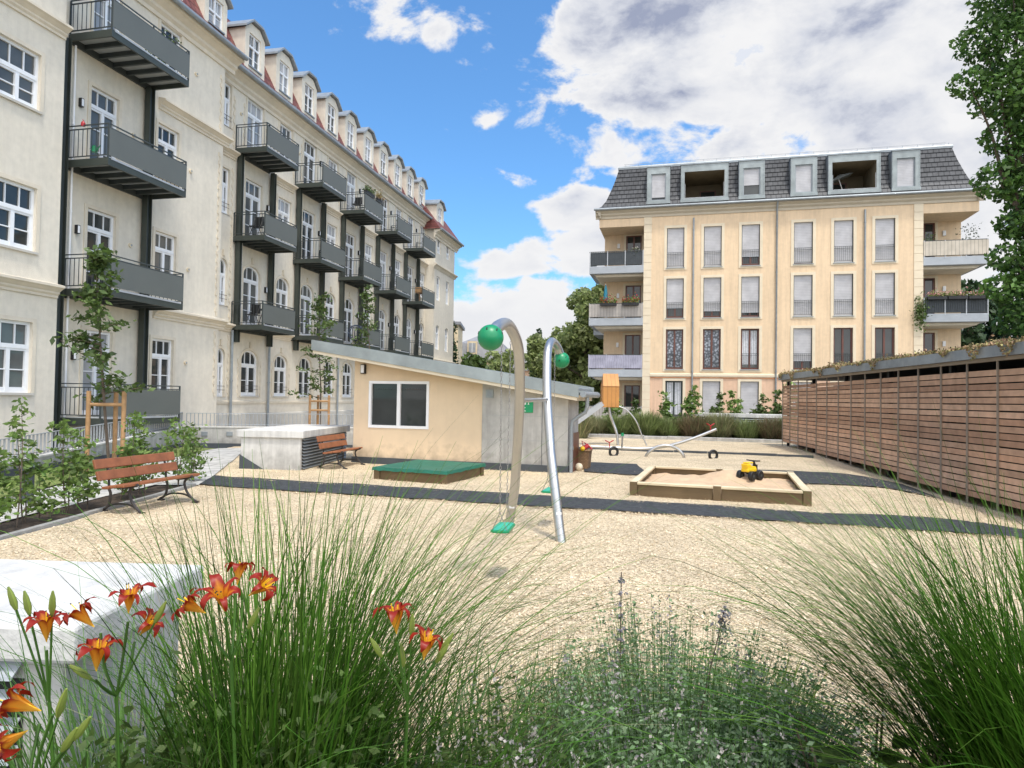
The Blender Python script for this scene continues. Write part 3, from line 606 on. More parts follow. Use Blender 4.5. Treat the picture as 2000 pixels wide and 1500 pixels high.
# steel balconies
def balcony(w, s0, s1, z, top=False, pad=0):
    out = w+1.42; mb = MB()
    y0, y1 = s0, s1
    mb.box(out-.06, out, y0, y1, z-.20, z, 'steel_beam'); mb.box(w+.02, w+.08, y0, y1, z-.24, z-.02, 'steel_dark')
    mb.box(w+.08, out-.06, y0, y0+.05, z-.20, z-.003, 'steel_beam'); mb.box(w+.08, out-.06, y1-.05, y1, z-.20, z-.003, 'steel_beam')
    n = 5 if (s1-s0) > 2.6 else 4
    for i in range(1, n+1):
        y = y0+(y1-y0)*i/(n+1); mb.box(w+.08, out-.06, y-.035, y+.035, z-.19, z-.06, 'steel_dark')
    mb.box(w+.08, out-.06, y0+.05, y1-.05, z-.06, z-.008, 'deck_grey')
    mb.box(out, out+.012, y0+.1, y1-.1, z-.03, z+.02, 'galv')
    o = mb.build('balcony', LB)
    r = MB(); H = z+.93
    hs = [H] + ([H-.10] if True else []) 
    for hz in hs:
        r.box(out-.03, out, y0, y1, hz-.03, hz, 'steel_dark')
        for yy in (y0, y1-.03): r.box(w+.05, out-.031, yy, yy+.03, hz-.028, hz-.002, 'steel_dark')
    for yy in (y0, y1-.03):
        r.box(w+.05, out-.03, yy, yy+.03, z+.06, z+.085, 'steel_dark')
        for i in range(9): x = w+.14+i*.145; r.box(x-.007, x+.007, yy+.008, yy+.022, z+.085, H-.128, 'steel_dark')
        for x in (w+.04, out-.034): r.box(x-.004, x+.035, yy-.002, yy+.032, z, H-.03, 'steel_dark')
    ym = (y0+y1)/2; r.box(out-.032, out-.002, ym-.015, ym+.015, z, H-.03, 'steel_dark')
    r.build('railing', o)
    p = MB(); p.box(out+.002, out+.014, y0+.02, y1-.02, z+.06, H-.14, 'panel_grey'); p.build('front_panel', o)
    return o
for i, z in enumerate(decks): balcony(WB, 14.83, 17.82, z)
for k in range(5):
    for z in decks[1:]: balcony(WC, 22.95+4.38*k, 25.28+4.38*k, z-.06)
def column(w, s, z0, z1, wd=.24):
    mb = MB(); x = w+.16
    mb.box(x-.10, x+.10, s-wd/2, s-wd/2+.02, z0, z1, 'steel_beam'); mb.box(x-.10, x+.10, s+wd/2-.02, s+wd/2, z0, z1, 'steel_beam')
    mb.box(x-.01, x+.01, s-wd/2+.02, s+wd/2-.02, z0, z1-.002, 'steel_dark'); mb.build('column', LB)
for s in (14.62, 17.66): column(WB, s, -1, 11.25, .20)
for k in range(5):
    for s in (23.15+4.38*k, 25.42+4.38*k): column(WC, s, 3.75, 11.2, .16)
def pipe(w, s, z0, z1, r, m):
    mb = MB(); mb.tube([(w+.11, s, z0), (w+.11, s, z1)], r, m, 8)
    z = z0+.8
    while z < z1-.3: mb.tube([(w+.11, s, z), (w+.11, s, z+.05)], r*1.35, m, 8); z += 2.4
    mb.build('downpipe', LB, smooth=True)
pipe(WB, 14.98, 1.0, 11.2, .028, 'white')
for k in range(5): pipe(WC, 23.42+4.38*k, 4.4, 11.2, .025, 'white')
for s in (22.98, 31.78, 40.5): pipe(WC, s-.02, -1, 4.2, .05, 'zinc')
pipe(WC, 25.5+4.38*0, -1, 4.1, .05, 'zinc')
def wlamp(w, s, z):
    mb = MB(FL(w)); mb.box(s-.05, s+.05, -.10, 0, z-.12, z+.12, 'black'); mb.box(s-.035, s+.035, -.105, -.10, z-.10, z+.10, 'white'); mb.build('wall_lamp', LB, bevel=.006)
for z in (2.7, 6.2, 9.75): wlamp(WB, 15.27, z)
for k in range(5):
    for z in (6.15, 9.65, 13.1): wlamp(WC, 25.22+4.38*k, z)
def vcap(w, s, z):
    mb = MB(); f = FL(w); mb.tube([f(s, 0, z), f(s, -.05, z)], .07, 'plaster_cream', 14); mb.tube([f(s, -.05, z), f(s, -.065, z)], .035, 'deck_grey', 10); mb.build('vent_cap', LB, smooth=True)
for s, z in ((17.2, 9.6), (17.2, 6.2), (19.75, 9.35), (19.75, 5.95), (19.75, 2.75), (19.9, 12.8)): vcap(WB, s, z)
for k in range(2): vcap(WC, 23.3+4.38*k, 12.9)
# little french rails at narrow windows and the ground floor
mb = MB(FL(WC))
for (x0, x1, a, b, r) in opsC:
    if x1-x0 < .6 or b < 4:
        for z in (a+.25, a+.40): mb.box(x0, x1, -.03, -.015, z, z+.015, 'iron')
mb.build('window_bar', LB)

# ---- things standing on these balconies
def folding_chair(s, w, z, label, m='black', rot=0):
    o = empty('folding_chair', lw(-16.5+w, s, z), LA+rot, label, 'chair')
    mb = MB(); mb.box(-.2,.2,-.2,.2,.42,.45,m); mb.build('seat', o)
    mb = MB(); mb.box(-.2,.2,.17,.20,.5,.88,m); mb.build('backrest', o)
    for a in (-.18,.18):
        mb = MB(); mb.tube([(a,-.2,0),(a,.2,.88)], .012, m, 6); mb.tube([(a,.22,0),(a,-.18,.44)], .012, m, 6); mb.build('leg', o)
def bistro_table(s, w, z, label, m='black'):
    o = empty('bistro_table', lw(-16.5+w, s, z), LA, label, 'table')
    mb = MB(); mb.tube([(0,0,.70),(0,0,.725)], .3, m, 20); mb.build('table_top', o)
    for q in range(3):
        mb = MB(); mb.tube([(0,0,.70),(.22*math.cos(q*2.1),.22*math.sin(q*2.1),0)], .012, m, 6); mb.build('leg', o)
folding_chair(23.4, .75, decks[2]-.06, 'black folding chair on the nearest middle balcony of the long wing')
bistro_table(24.0, .8, decks[2]-.06, 'small black table beside a folding chair on the nearest middle balcony of the long wing')
folding_chair(23.4, .7, decks[1]-.06, 'black folding chair on the lowest nearest balcony of the long wing')
bistro_table(24.0, .75, decks[1]-.06, 'small black table on the lowest nearest balcony of the long wing')
def potted(name, wpos, label, cat='potted plant', m='leaf_hedge', pot='black', r=.22, h=.35, fl=None, group=None, box=None, rz=0, n=220):
    o = empty(name, wpos, rz, label, cat, group)
    mb = MB()
    if box: mb.box(-box/2, box/2, -.09, .09, 0, .18, pot); mb.build('planter', o, bevel=.01); P = np.stack([rng.uniform(-box/2, box/2, n), rng.normal(0,.09,n), .18+np.abs(rng.normal(0,.5,n))*h], 1)
    else: mb.tube([(0,0,0),(0,0,.24)], [.10,.14], pot, 14); mb.build('pot', o, smooth=True); P = np.stack([rng.normal(0,r*.5,n), rng.normal(0,r*.5,n), .24+rng.uniform(0,1,n)*h], 1)
    V, Q = leaves(P, .075); arr_mesh('foliage', V, Q, [m], o)
    if fl:
        P2 = P[rng.choice(len(P), int(len(P)*.7))]+rng.normal(0,.03,(int(len(P)*.7),3))+np.array([0,0,.03]); V, Q = leaves(P2, .075, 1.0); arr_mesh('blossoms', V, Q, [fl], o)
    return o
zt = decks[3]-.06
potted('balcony_planter', lw(-16.5+1.30, 32.5, zt+.93), 'dark planter box with trailing plants on the rail of the third top balcony', 'planter', 'leaf_tree', box=1.0, rz=LA+R(90), h=.25)
potted('balcony_planter', lw(-16.5+1.30, 33.7, zt+.93), 'small planter with reddish flowers on the far rail end of the third top balcony', 'planter', 'sedum', box=.5, rz=LA+R(90), h=.3)
folding_chair(32.3, .7, zt, 'dark chair behind the rail of the third top balcony')
o = empty('wire_lounge_chair', lw(-16.5+.75, 32.4, decks[1]-.06), LA, 'round dark blue wire chair on a lowest balcony above the outbuilding roof', 'chair')
mb = MB()
for q in range(10):
    a = q*math.pi/10; mb.tube([(.42*math.cos(a)*math.cos(t)*1.0, .42*math.sin(a)*math.cos(t), .62+.42*math.sin(t)) for t in [R(x) for x in range(-80, 261, 20)]], .012, 'blue_dark', 5)
mb.build('basket_seat', o); mb = MB(); mb.tube([(0,0,0),(0,0,.25)], .03, 'black', 8); mb.tube([(0,0,0),(0,0,.03)], .28, 'black', 14); mb.build('foot', o)
o = empty('wooden_crate', lw(-16.5+1.05, 40.9, decks[2]+.5), LA, 'brown wooden crate planter on the rail side of the last middle balcony', 'crate'); mb = MB(); mb.box(-.2,.2,-.3,.3,0,.35,'stake'); mb.build('crate_body', o, bevel=.01); mb = MB(); mb.box(-.18,.18,-.28,.28,.352,.36,'soil'); mb.build('crate_filling', o)
mb = MB(); mb.box(-.03,.03,-.03,.03,-.56,-.001,'stake'); mb.build('leg', o)
potted('potted_plant', lw(-16.5+.8, 33.9, decks[1]-.06), 'leafy potted plant at the far end of the third lowest balcony', 'potted plant', 'leaf_hedge', h=1.3, r=.45)
potted('potted_plant', lw(-16.5+.6+.9, 17.3, decks[3]), 'potted plant at the far end of the highest near balcony', 'potted plant', 'leaf_tree', h=1.0, r=.4)
potted('potted_plant', lw(-16.5+.9, 37.9, decks[3]-.06), 'low dark potted plant on the fourth top balcony of the long wing', 'potted plant', 'leaf_dark', h=.8, r=.35)
o = empty('watering_can', lw(-16.5+.6+.75, 15.05, decks[2]+.25), LA, 'green watering can hanging inside the railing of the second highest near balcony', 'watering can')
mb = MB(); mb.tube([(0,0,0),(0,0,.16)], [.08,.065], 'green_plastic', 14); mb.tube([(.07,0,.03),(.2,0,.18)], .014, 'green_plastic', 8); mb.build('can_body', o, smooth=True)
mb = MB(); mb.tube([(-.07,0,.03),(-.14,0,.10),(-.06,0,.18),(.03,0,.19)], .01, 'green_plastic', 8); mb.build('handle', o, smooth=True)
o = empty('clothes_peg_bag', lw(-16.5+.6+.55, 14.86, decks[2]+.90), LA, 'small red bag clipped on the side rail of the near balcony', 'bag')
mb = MB(); mb.tube([(0,0,0),(.01,0,.07),(0,0,.13)], [.05,.06,.03], 'red', 10); mb.build('pouch', o, smooth=True); mb = MB(); mb.tube([(0,0,.12),(.03,0,.16),(-.02,0,.18)], .01, 'red', 6); mb.build('clip', o)

# ================================================================ RIGHT BUILDING (yellow house)
RA = -R(14.1); RO = Vector((7.94, 40.56, 0))
RB = empty('apartment_house', RO, RA, 'yellow plastered apartment house with dark slate mansard roof and corner balconies', 'building')
def rw(x, y, z=0): return (RO.x+x*math.cos(RA)-y*math.sin(RA), RO.y+x*math.sin(RA)+y*math.cos(RA), z)
FR = lambda a, d, z: (a, d, z)
cols = [1.37, 3.53, 5.68, 8.56, 10.70, 12.84]; rows = [(.62, 2.95), (3.66, 6.06), (6.75, 9.14), (9.80, 12.22)]; WW = 1.02
opsR = [(x, x+WW, a, b, 0) for (a, b) in rows for x in cols]
mb = MB(FR)
facade(mb, 0, 15.26, -1, 3.2, [o for o in opsR if o[3] < 3.2], 'plaster_peach', .22, 'plaster_cream'); facade(mb, 0, 15.26, 3.2, 12.95, [o for o in opsR if o[3] > 3.2], 'plaster_yellow', .22, 'plaster_cream')
LX0, LX1, LD = -2.62, 17.88, 2.1
for (xa, xb, xe) in ((0, 0, LX0), (15.26, 15.26, LX1)):
    mb.poly([(xa,0,-1),(xa,LD,-1),(xa,LD,12.95),(xa,0,12.95)], 'plaster_cream')
    mb.poly([(xe,LD,-1),(xe,14,-1),(xe,14,13.4),(xe,LD,13.4)], 'plaster_cream')
mb = MB(FR)
facade(mb, 0, 15.26, -1, 3.2, [o for o in opsR if o[3] < 3.2], 'plaster_peach', .22, 'plaster_cream'); facade(mb, 0, 15.26, 3.2, 12.95, [o for o in opsR if o[3] > 3.2], 'plaster_yellow', .22, 'plaster_cream')
for (xa, xe) in ((0, LX0), (15.26, LX1)):
    mb.poly([(xa,0,-1),(xa,LD,-1),(xa,LD,12.95),(xa,0,12.95)], 'plaster_cream'); mb.poly([(xe,LD,-1),(xe,14,-1),(xe,14,13.4),(xe,LD,13.4)], 'plaster_cream')
mb.poly([(LX0,14,-1),(LX1,14,-1),(LX1,14,13.4),(LX0,14,13.4)], 'plaster_yellow')
FB = lambda a, d, z: (a, LD+d, z)
mb.F = FB; doorsL = [(-1.25, -.25, f+.05, f+2.35, 0) for f in (.35, 3.6, 6.79, 10.02)]; doorsR = [(15.45, 16.55, f+.05, f+2.35, 0) for f in (.35, 3.6, 6.79, 10.02)]
facade(mb, LX0, 0, -1, 12.95, doorsL, 'plaster_yellow', .15); facade(mb, 15.26, LX1, -1, 12.95, doorsR, 'plaster_yellow', .15)
for d in doorsL+doorsR: ring(mb, outline(d[0]-.14, d[1]+.14, d[2], d[3]+.14, 0), outline(*d), -.03, 0, 'plaster_cream')
mb.F = FR
# lintel boxes over the top loggias
mb.box(LX0-.12, -.003, .002, 5, 12.44, 12.94, 'plaster_yellow'); mb.box(15.263, LX1+.12, .002, 5, 12.40, 12.94, 'plaster_yellow')
for o in opsR: ring(mb, outline(o[0]-.16, o[1]+.16, o[2]-.14, o[3]+.16, 0), outline(*o), -.03, 0, 'plaster_cream')
for (x0, x1) in ((-.003, .46), (14.80, 15.263)):
    n = 30
    for i in range(n):
        z0 = -1+i*.465; mb.box(x0, x1, -.04, 0, z0+.008, z0+.457, 'plaster_cream')
mb.build('wall', RB, recalc=False)
mb = MB(FR); band(mb, [(0,3.12),(.05,3.12),(.05,3.18),(0,3.18)], .47, 14.79, 'orange_band', FR); band(mb, [(0,3.181),(.06,3.181),(.09,3.24),(.09,3.36),(0,3.40)], .47, 14.79, 'plaster_cream', FR); mb.build('string_course', RB)
# cornice and gutter all round
mb = MB(); 
P = [(0,12.95),(.05,12.95),(.05,13.08),(.16,13.18),(.16,13.26),(.28,13.34),(.32,13.36),(.32,13.44),(0,13.44)]
band(mb, P, LX0-.35, LX1+.35, 'cornice_beige', FR)
for xe, s in ((LX0, -1), (LX1, 1)):
    V = [(xe+s*(p[0]+.02), -.3, p[1]-.002) for p in P]+[(xe+s*(p[0]+.02), 14, p[1]-.002) for p in P]; n = len(P)
    mb.add(V, [(i,(i+1)%n,n+(i+1)%n,n+i) for i in range(n)]+[tuple(range(n)), tuple(range(n,2*n))], 'cornice_beige')
mb.build('cornice', RB)
mb = MB(); mb.tube([(LX0-.42,-.40,13.48),(LX1+.42,-.40,13.48)], .075, 'zinc', 10); mb.build('gutter', RB, smooth=True)
# mansard roof: flared foot, steep shingled slope, metal ridge
def hipring(m_, prof):
    """prof: list of (inset from eave, z)"""
    x0, x1, y0, y1 = LX0-.36, LX1+.36, -.36, 14
    for (a, za), (b, zb) in zip(prof[:-1], prof[1:]):
        A = [(x0+a,y0+a*.75,za),(x1-a,y0+a*.75,za),(x1-a,y1-a,za),(x0+a,y1-a,za)]; B = [(x0+b,y0+b*.75,zb),(x1-b,y0+b*.75,zb),(x1-b,y1-b,zb),(x0+b,y1-b,zb)]
        for i in range(1, 4): j = (i+1) % 4; mb.poly([A[i],A[j],B[j],B[i]], m_)
        # the front slope stops at the two wide roof loggias
        xs_a = [A[0][0], 2.2, 4.84, 10.4, 13.04, A[1][0]]; xs_b = [B[0][0], 2.2, 4.84, 10.4, 13.04, B[1][0]]
        for k in (0, 2, 4): mb.poly([(xs_a[k],)+A[0][1:], (xs_a[k+1],)+A[0][1:], (xs_b[k+1],)+B[0][1:], (xs_b[k],)+B[0][1:]], m_)
        if zb <= 13.9 or za > 15.9:
            for k in (1, 3): mb.poly([(xs_a[k],)+A[0][1:], (xs_a[k+1],)+A[0][1:], (xs_b[k+1],)+B[0][1:], (xs_b[k],)+B[0][1:]], m_)
    return B
mb = MB(); B = hipring('slate_tile', [(0,13.46),(.35,13.72),(.62,14.1),(.86,14.7),(1.14,15.5),(1.36,16.28)]); mb.build('roof', RB)
mb = MB(); B = hipring('zinc', [(1.30,16.20),(1.28,16.32),(1.36,16.42)]); mb.poly(B, 'zinc')
for i in range(24): mb.box(LX0+1.4+i*.78, LX0+1.42+i*.78, .62, .64, 16.42, 16.5, 'zinc')
mb.box(LX0+1.3, LX1-1.3, .62, .635, 16.50, 16.515, 'zinc'); mb.build('roof_edge', RB)
# individual shingle courses: thin lips so that rows cast real lines
mb = MB()
pf = [(.35,13.72),(.62,14.1),(.86,14.7),(1.14,15.5),(1.36,16.28)]
def inset(z):
    for (a, za), (b, zb) in zip(pf[:-1], pf[1:]):
        if za <= z <= zb: return a+(b-a)*(z-za)/(zb-za)
    return pf[-1][0]
z = 13.95
while z < 16.2:
    i0 = inset(z); y = -.36+i0*.75
    for (xa, xb) in ((LX0-.36+i0, 2.18), (4.86, 10.38), (13.06, LX1+.36-i0)): mb.box(xa, xb, y-.028, y+.1, z-.012, z+.012, 'slate_tile')
    z += .29
mb.build('shingle_course', RB)
# zinc dormers
def rdormer(x0, x1, wide, shut=1.0, gl='glass'):
    mg = .25 if not wide else .22; zb, ztp = 13.74, 15.98
    a, b, c, d = x0+mg, x1-mg, zb+.20, ztp-.42
    mb = MB(FR); y0 = -.10
    f = lambda q, dd, z: (q, y0+dd, z); mb.F = f
    facade(mb, x0, x1, zb, ztp, [(a, b, c, d, 0)], 'zinc_light', .22 if not wide else 2.8, 'zinc_light' if not wide else 'loggia_wall_shade')
    mb.F = FR
    for xx in (x0, x1): mb.poly([(xx,y0,zb),(xx,1.3,zb),(xx,1.3,ztp),(xx,y0,ztp)], 'zinc')
    mb.box(x0-.03, x1+.03, y0-.05, 1.5, ztp, ztp+.04, 'zinc'); mb.box(x0-.02, x1+.02, y0-.07, y0+.1, zb-.04, zb+.14, 'zinc_light')
    for xx in (x0+.04, x1-.04): mb.box(xx-.012, xx+.012, y0-.02, y0, zb+.14, ztp-.02, 'zinc_light')
    if wide: mb.box(a-.3, b+.3, 2.72, 2.8, c-.2, d+.3, 'loggia_wall_shade')
    o = mb.build('dormer', RB, recalc=False)
    mb = MB(FR)
    if not wide:
        zs = d-(d-c)*shut
        mb.box(a+.02, b-.02, y0+.12, y0+.14, zs, d, 'shutter'); ring_f = lambda q, dd, z: (q, y0+dd, z); mb.F = ring_f
        ring(mb, outline(a, b, c, d, 0), outline(a, b, c, d, 0, .05), .08, .2, 'zinc'); mb.poly([(a+.03,.17,c+.03),(b-.03,.17,c+.03),(b-.03,.17,d-.03),(a+.03,.17,d-.03)], 'glass')
        mb.build('dormer_window', o)
    else:
        x = (a+b)/2+.3*(1 if x0 < 5 else -1); mb.box(x-.45, x+.45, 2.62, 2.7, c-.1, d-.45, 'glass_mid'); mb.box(x-.5, x+.5, 2.60, 2.615, c-.1, d-.40, 'win_brown'); mb.box(x-.42,x+.42,2.585,2.598,c,d-.48,'glass'); mb.build('loggia_door', o)
        mb = MB(FR)
        for xx in (a+.02, b-.04): mb.box(xx, xx+.02, y0+.02, y0+.06, c+.0, c+.9, 'galv')
        mb.box(a, b, y0+.05, y0+.07, c+.0, c+.55, 'glass_lace') if False else mb.box(a, b, y0+.03, y0+.05, c+.02, c+.05, 'galv'); mb.build('rail', o)
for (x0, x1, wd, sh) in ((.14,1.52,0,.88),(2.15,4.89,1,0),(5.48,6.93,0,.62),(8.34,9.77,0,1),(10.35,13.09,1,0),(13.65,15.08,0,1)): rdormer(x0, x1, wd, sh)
# windows with roller shutters, lace, or open
state = {(3,0):1.0,(3,1):1.0,(3,2):.78,(3,3):.97,(3,4):1.0,(3,5):1.0,(2,0):.75,(2,1):.84,(2,2):.89,(2,3):1.0,(2,4):1.0,(2,5):1.0,
         (1,0):'lace',(1,1):'lace',(1,2):'curtain',(1,3):.79,(1,4):'open',(1,5):'open',(0,0):'curtain2',(0,1):1.0,(0,2):1.0,(0,3):1.0,(0,4):'open',(0,5):.8}
for (r, c), st in state.items():
    x = cols[c]; z0, z1 = rows[r]
    gl = 'glass_lace' if st == 'lace' else 'glass_mid' if st in ('curtain','curtain2') else 'glass'
    o = window(FR, RB, (x, x+WW, z0, z1, 0), .19, fm='win_brown' if r and st != 'curtain2' else 'steel_dark', glass=gl, mid_bars=0)
    mb = MB(FR); mb.box(x-.05, x+WW+.05, -.07, .12, z0-.05, z0-.003, 'deck_grey'); mb.build('sill', o)
    if st == 'curtain' or st == 'curtain2':
        mb = MB(FR); k = 9
        for i in range(k):
            xa = x+.10+i*(WW-.2)/k
            if abs(xa+.05-x-WW/2) < .06: continue
            mb.box(xa, xa+.07, .193, .196, z0+.3, z1-.1, 'curtain')
        mb.build('curtain', o)
    if isinstance(st, float):
        zs = z1-(z1-z0-.03)*st; mb = MB(FR); mb.box(x+.035, x+WW-.035, .095, .115, zs, z1, 'shutter'); mb.box(x+.03, x+WW-.03, .088, .12, zs-.03, zs+.02, 'galv')
        for xx in (x+.002, x+WW-.037): mb.box(xx, xx+.035, .07, .13, z0+.01, z1-.004, 'steel_dark')
        mb.build('roller_shutter', o)
    if r:
        mb = MB(FR); zt = z0+.92
        for z in (zt, zt-.11, z0+.10): mb.box(x+.01, x+WW-.01, .02, .035, z, z+.018, 'steel_dark')
        for i in range(1, 10): xx = x+WW*i/10; mb.box(xx-.006, xx+.006, .022, .033, z0+.1, zt, 'steel_dark')
        mb.build('guard_rail', o)
for d in doorsL+doorsR: window(FB, RB, d, .12, fm='win_brown', glass='glass', mid_bars=0, name='balcony_door')
for x in (-1.72, 17.0):
    for f in (.35, 3.6, 6.79, 10.02):
        mb = MB(FB); mb.box(x-.08, x+.08, -.12, 0, f+1.55, f+1.85, 'white'); mb.build('wall_lamp', RB, bevel=.02)
for i, x in enumerate((2.93, 7.62, 12.30)):
    mb = MB(FR); mb.tube([(x,-.10,-1),(x,-.10,12.7 if i != 1 else 13.0)]+([(x,-.38,13.42)] if i == 1 else [(x,-.10,12.75)]), .05, 'zinc', 10)
    for z in (3.5, 6.4, 9.3, 12.0): mb.tube([(x,-.10,z),(x,-.10,z+.06)], .065, 'zinc', 10)
    mb.build('downpipe', RB, smooth=True)
# corner balconies
def rbal(side, z, style):
    x0, x1 = (-3.32, -.004) if side < 0 else (15.264, 18.44)
    mb = MB(FR); mb.box(x0, x1, -.05, 3.6, z-.46, z, 'slab_grey'); 
    mb.prism([(x0+.25*(side<0), z-.46), (x1-.25*(side>0), z-.46), (x1-.45*(side>0), z-.62), (x0+.45*(side<0), z-.62)], 'y', .3, 3.4, 'plaster_trim')
    o = mb.build('balcony', RB, bevel=.012)
    mb = MB(FR); top = z+.92; xe = x0 if side < 0 else x1
    mb.box(x0, x1, -.04, .0, top-.04, top, 'steel_dark'); mb.box(xe-.02, xe+.02, .001, 3.5, top-.042, top-.002, 'steel_dark')
    mb.box(x0, x1, -.035, -.005, z+.06, z+.09, 'steel_dark')
    n = int((x1-x0)/.11)
    m = {'bars':'steel_dark','cloth_dark':'steel_dark'}.get(style, 'steel_dark')
    for i in range(n+1): xx = x0+.02+(x1-x0-.04)*i/n; mb.box(xx-.010, xx+.010, -.032, -.010, z+.06, top-.04, m)
    for i in range(28): yy = .1+i*.12; mb.box(xe-.01, xe+.01, yy-.01, yy+.01, z+.0, top-.04, m)
    for i in range(4): xx = x0+.04+(x1-x0-.08)*i/3; mb.box(xx-.025, xx+.025, -.06, -.04, z-.1, top, 'galv')
    mb.build('railing', o)
    if style != 'bars':
        mt = {'grey':'grey_slats','lavender':'lavender_cloth','beige':'beige_slats','cloth_dark':'membrane'}[style]
        mb = MB(FR); mb.box(x0+.02, x1-.02, -.004, .010, z+.05, top-.06, mt); mb.box(xe+(.012 if side<0 else -.024), xe+(.024 if side<0 else -.012), .05, 3.5, z+.05, top-.06, mt)
        if style in ('grey','lavender','beige'): mb.box(x0+.01, x1-.01, -.072, -.061, z+.07, top-.05, mt)
        mb.build('privacy_screen', o)
for z, st in ((10.02,'cloth_dark'),(6.79,'grey'),(3.62,'lavender'),(.45,'grey')): rbal(-1, z, st)
for z, st in ((9.94,'beige'),(6.79,'cloth_dark'),(3.6,'grey'),(.45,'grey')): rbal(1, z, st)
# the rear balconies glimpsed past the left end
for z in (3.62, 6.79, .45):
    mb = MB(FR); mb.box(-3.9, LX0-.003, 7.0, 10.5, z-.35, z, 'slab_grey'); o = mb.build('balcony', RB); mb = MB(FR); mb.box(-3.88, LX0, 7.0, 7.03, z+.003, z+.9, 'grey_slats'); mb.box(-3.88, -3.85, 7.031, 10.4, z+.003, z+.9, 'grey_slats'); mb.build('privacy_screen', o)
# flowers and odds on these balconies
potted('balcony_planter', rw(-2.1, -.22, 7.52), 'left one of two planters of red geraniums hung on the grey corner balcony', 'planter', 'leaf_hedge', box=1.0, rz=RA, h=.35, fl='flower_red', group='geranium planters on the corner balcony', n=260)
potted('balcony_planter', rw(-.75, -.22, 7.52), 'right one of two planters of red geraniums, next to the corner pilaster', 'planter', 'leaf_hedge', box=1.0, rz=RA, h=.35, fl='flower_red', group='geranium planters on the corner balcony', n=260)
potted('potted_grass', rw(-2.95, .5, 6.8), 'tall green potted plant at the left end of the geranium balcony', 'potted plant', 'leaf_tree', h=1.3, r=.35)
for i in range(3): potted('balcony_planter', rw(15.9+i*1.0, -.18, 7.55), ['first planter of pale pink flowers on the right corner balcony, by the pilaster','middle planter of pale pink flowers on the right corner balcony','outermost planter of pale pink flowers on the right corner balcony'][i], 'planter', 'leaf_hedge', box=.95, rz=RA, h=.25, fl='flower_pink', group='pink flower planters on the right corner balcony', n=200)
o = empty('trailing_plant', rw(15.1, -.15, 6.6), RA, 'green climber hanging over the pilaster end of the pink flower balcony', 'plant')
V, Q = leaves(rng.normal(size=(420,3))*np.array([.16,.10,.42])+np.array([0,0,.25]), .10); arr_mesh('foliage', V, Q, ['leaf_tree'], o); mb = MB(); mb.tube([(.2,.1,.9),(0,0,.6),(-.05,0,0)], .012, 'bark', 5); mb.build('stem', o)
potted('potted_plant', rw(15.75, .6, 9.95), 'green potted plant beside the parasol on the top right corner balcony', 'potted plant', 'leaf_tree', h=1.2, r=.35)
potted('potted_plant', rw(17.9, 1.0, 9.95), 'bushy potted tree at the outer end of the top right corner balcony', 'potted plant', 'leaf_dark', h=1.7, r=.6)
potted('potted_plant', rw(-.5, .4, 10.03), 'plant with pale blossoms behind the dark rail of the top left corner balcony', 'potted plant', 'leaf_tree', h=.9, r=.4, fl='petal_pale')
o = empty('parasol', rw(-2.35, .5, 6.8), RA, 'folded turquoise parasol standing on the geranium balcony', 'parasol')
mb = MB(); mb.tube([(0,0,0),(0,0,2.2)], .02, 'white', 8); mb.build('pole', o); mb = MB(); mb.tube([(0,0,.95),(0,0,1.3),(0,0,1.9),(0,0,2.15)], [.05,.14,.09,.02], 'blue', 12); mb.build('canopy', o, smooth=True)
o = empty('parasol', rw(11.1, 1.0, 13.9), RA, 'tilted grey parasol inside the right roof loggia', 'parasol')
mb = MB(); mb.tube([(0.35,0,0),(0,0,1.15)], .02, 'white', 8); mb.build('pole', o); mb = MB(); mb.poly([(-.55,-.35,.75),(.75,-.35,1.25),(.75,.5,1.3),(-.55,.5,.8)], 'zinc_light'); mb.poly([(-.55,-.35,.75),(.75,-.35,1.25),(.1,.1,1.32)], 'zinc_light'); mb.build('canopy', o)

# ================================================================ GROUND
def sstep(a, b, x):
    t = max(0, min(1, (x-a)/(b-a))); return t*t*(3-2*t)
def gz(x, y):
    d = 7.0+(y-9)*.21          # the gravel dips a little towards the long slatted shed
    dip = -.26*sstep(d-.6, d+1.6, x)*(1-sstep(15, 26, y))
    pit = -.05*math.exp(-((x+.06)**2+(y-6.6)**2)/.35)-.05*math.exp(-((x-.56)**2+(y-9.3)**2)/.35)
    return dip+pit+.020*noise.noise(Vector((x*.9, y*.9, 0)))+.014*noise.noise(Vector((x*2.7, y*2.7, 3)))
def sheet(name, poly, m, dz, label=None, step=.5, kind='structure'):
    bm = bmesh.new(); bm.faces.new([bm.verts.new((p[0], p[1], 0)) for p in poly])
    x0, x1 = min(p[0] for p in poly), max(p[0] for p in poly); y0, y1 = min(p[1] for p in poly), max(p[1] for p in poly)
    def cuts(a, b): 
        n = int((b-a)/step); return [a+(b-a)*i/(n+1) for i in range(1, n+1)]
    for x in cuts(x0, x1): bmesh.ops.bisect_plane(bm, geom=bm.verts[:]+bm.edges[:]+bm.faces[:], plane_co=(x,0,0), plane_no=(1,0,0))
    for y in cuts(y0, y1): bmesh.ops.bisect_plane(bm, geom=bm.verts[:]+bm.edges[:]+bm.faces[:], plane_co=(0,y,0), plane_no=(0,1,0))
    for v in bm.verts: v.co.z = gz(v.co.x, v.co.y)+dz
    bmesh.ops.recalc_face_normals(bm, faces=bm.faces)
    if bm.faces and sum(f.normal.z for f in bm.faces) < 0: bmesh.ops.reverse_faces(bm, faces=bm.faces)
    me = bpy.data.meshes.new(name); bm.to_mesh(me); bm.free(); me.materials.append(M[m]); me.polygons.foreach_set('use_smooth', [True]*len(me.polygons))
    o = bpy.data.objects.new(name, me); C.objects.link(o); return tag(o, label, None, None, kind)
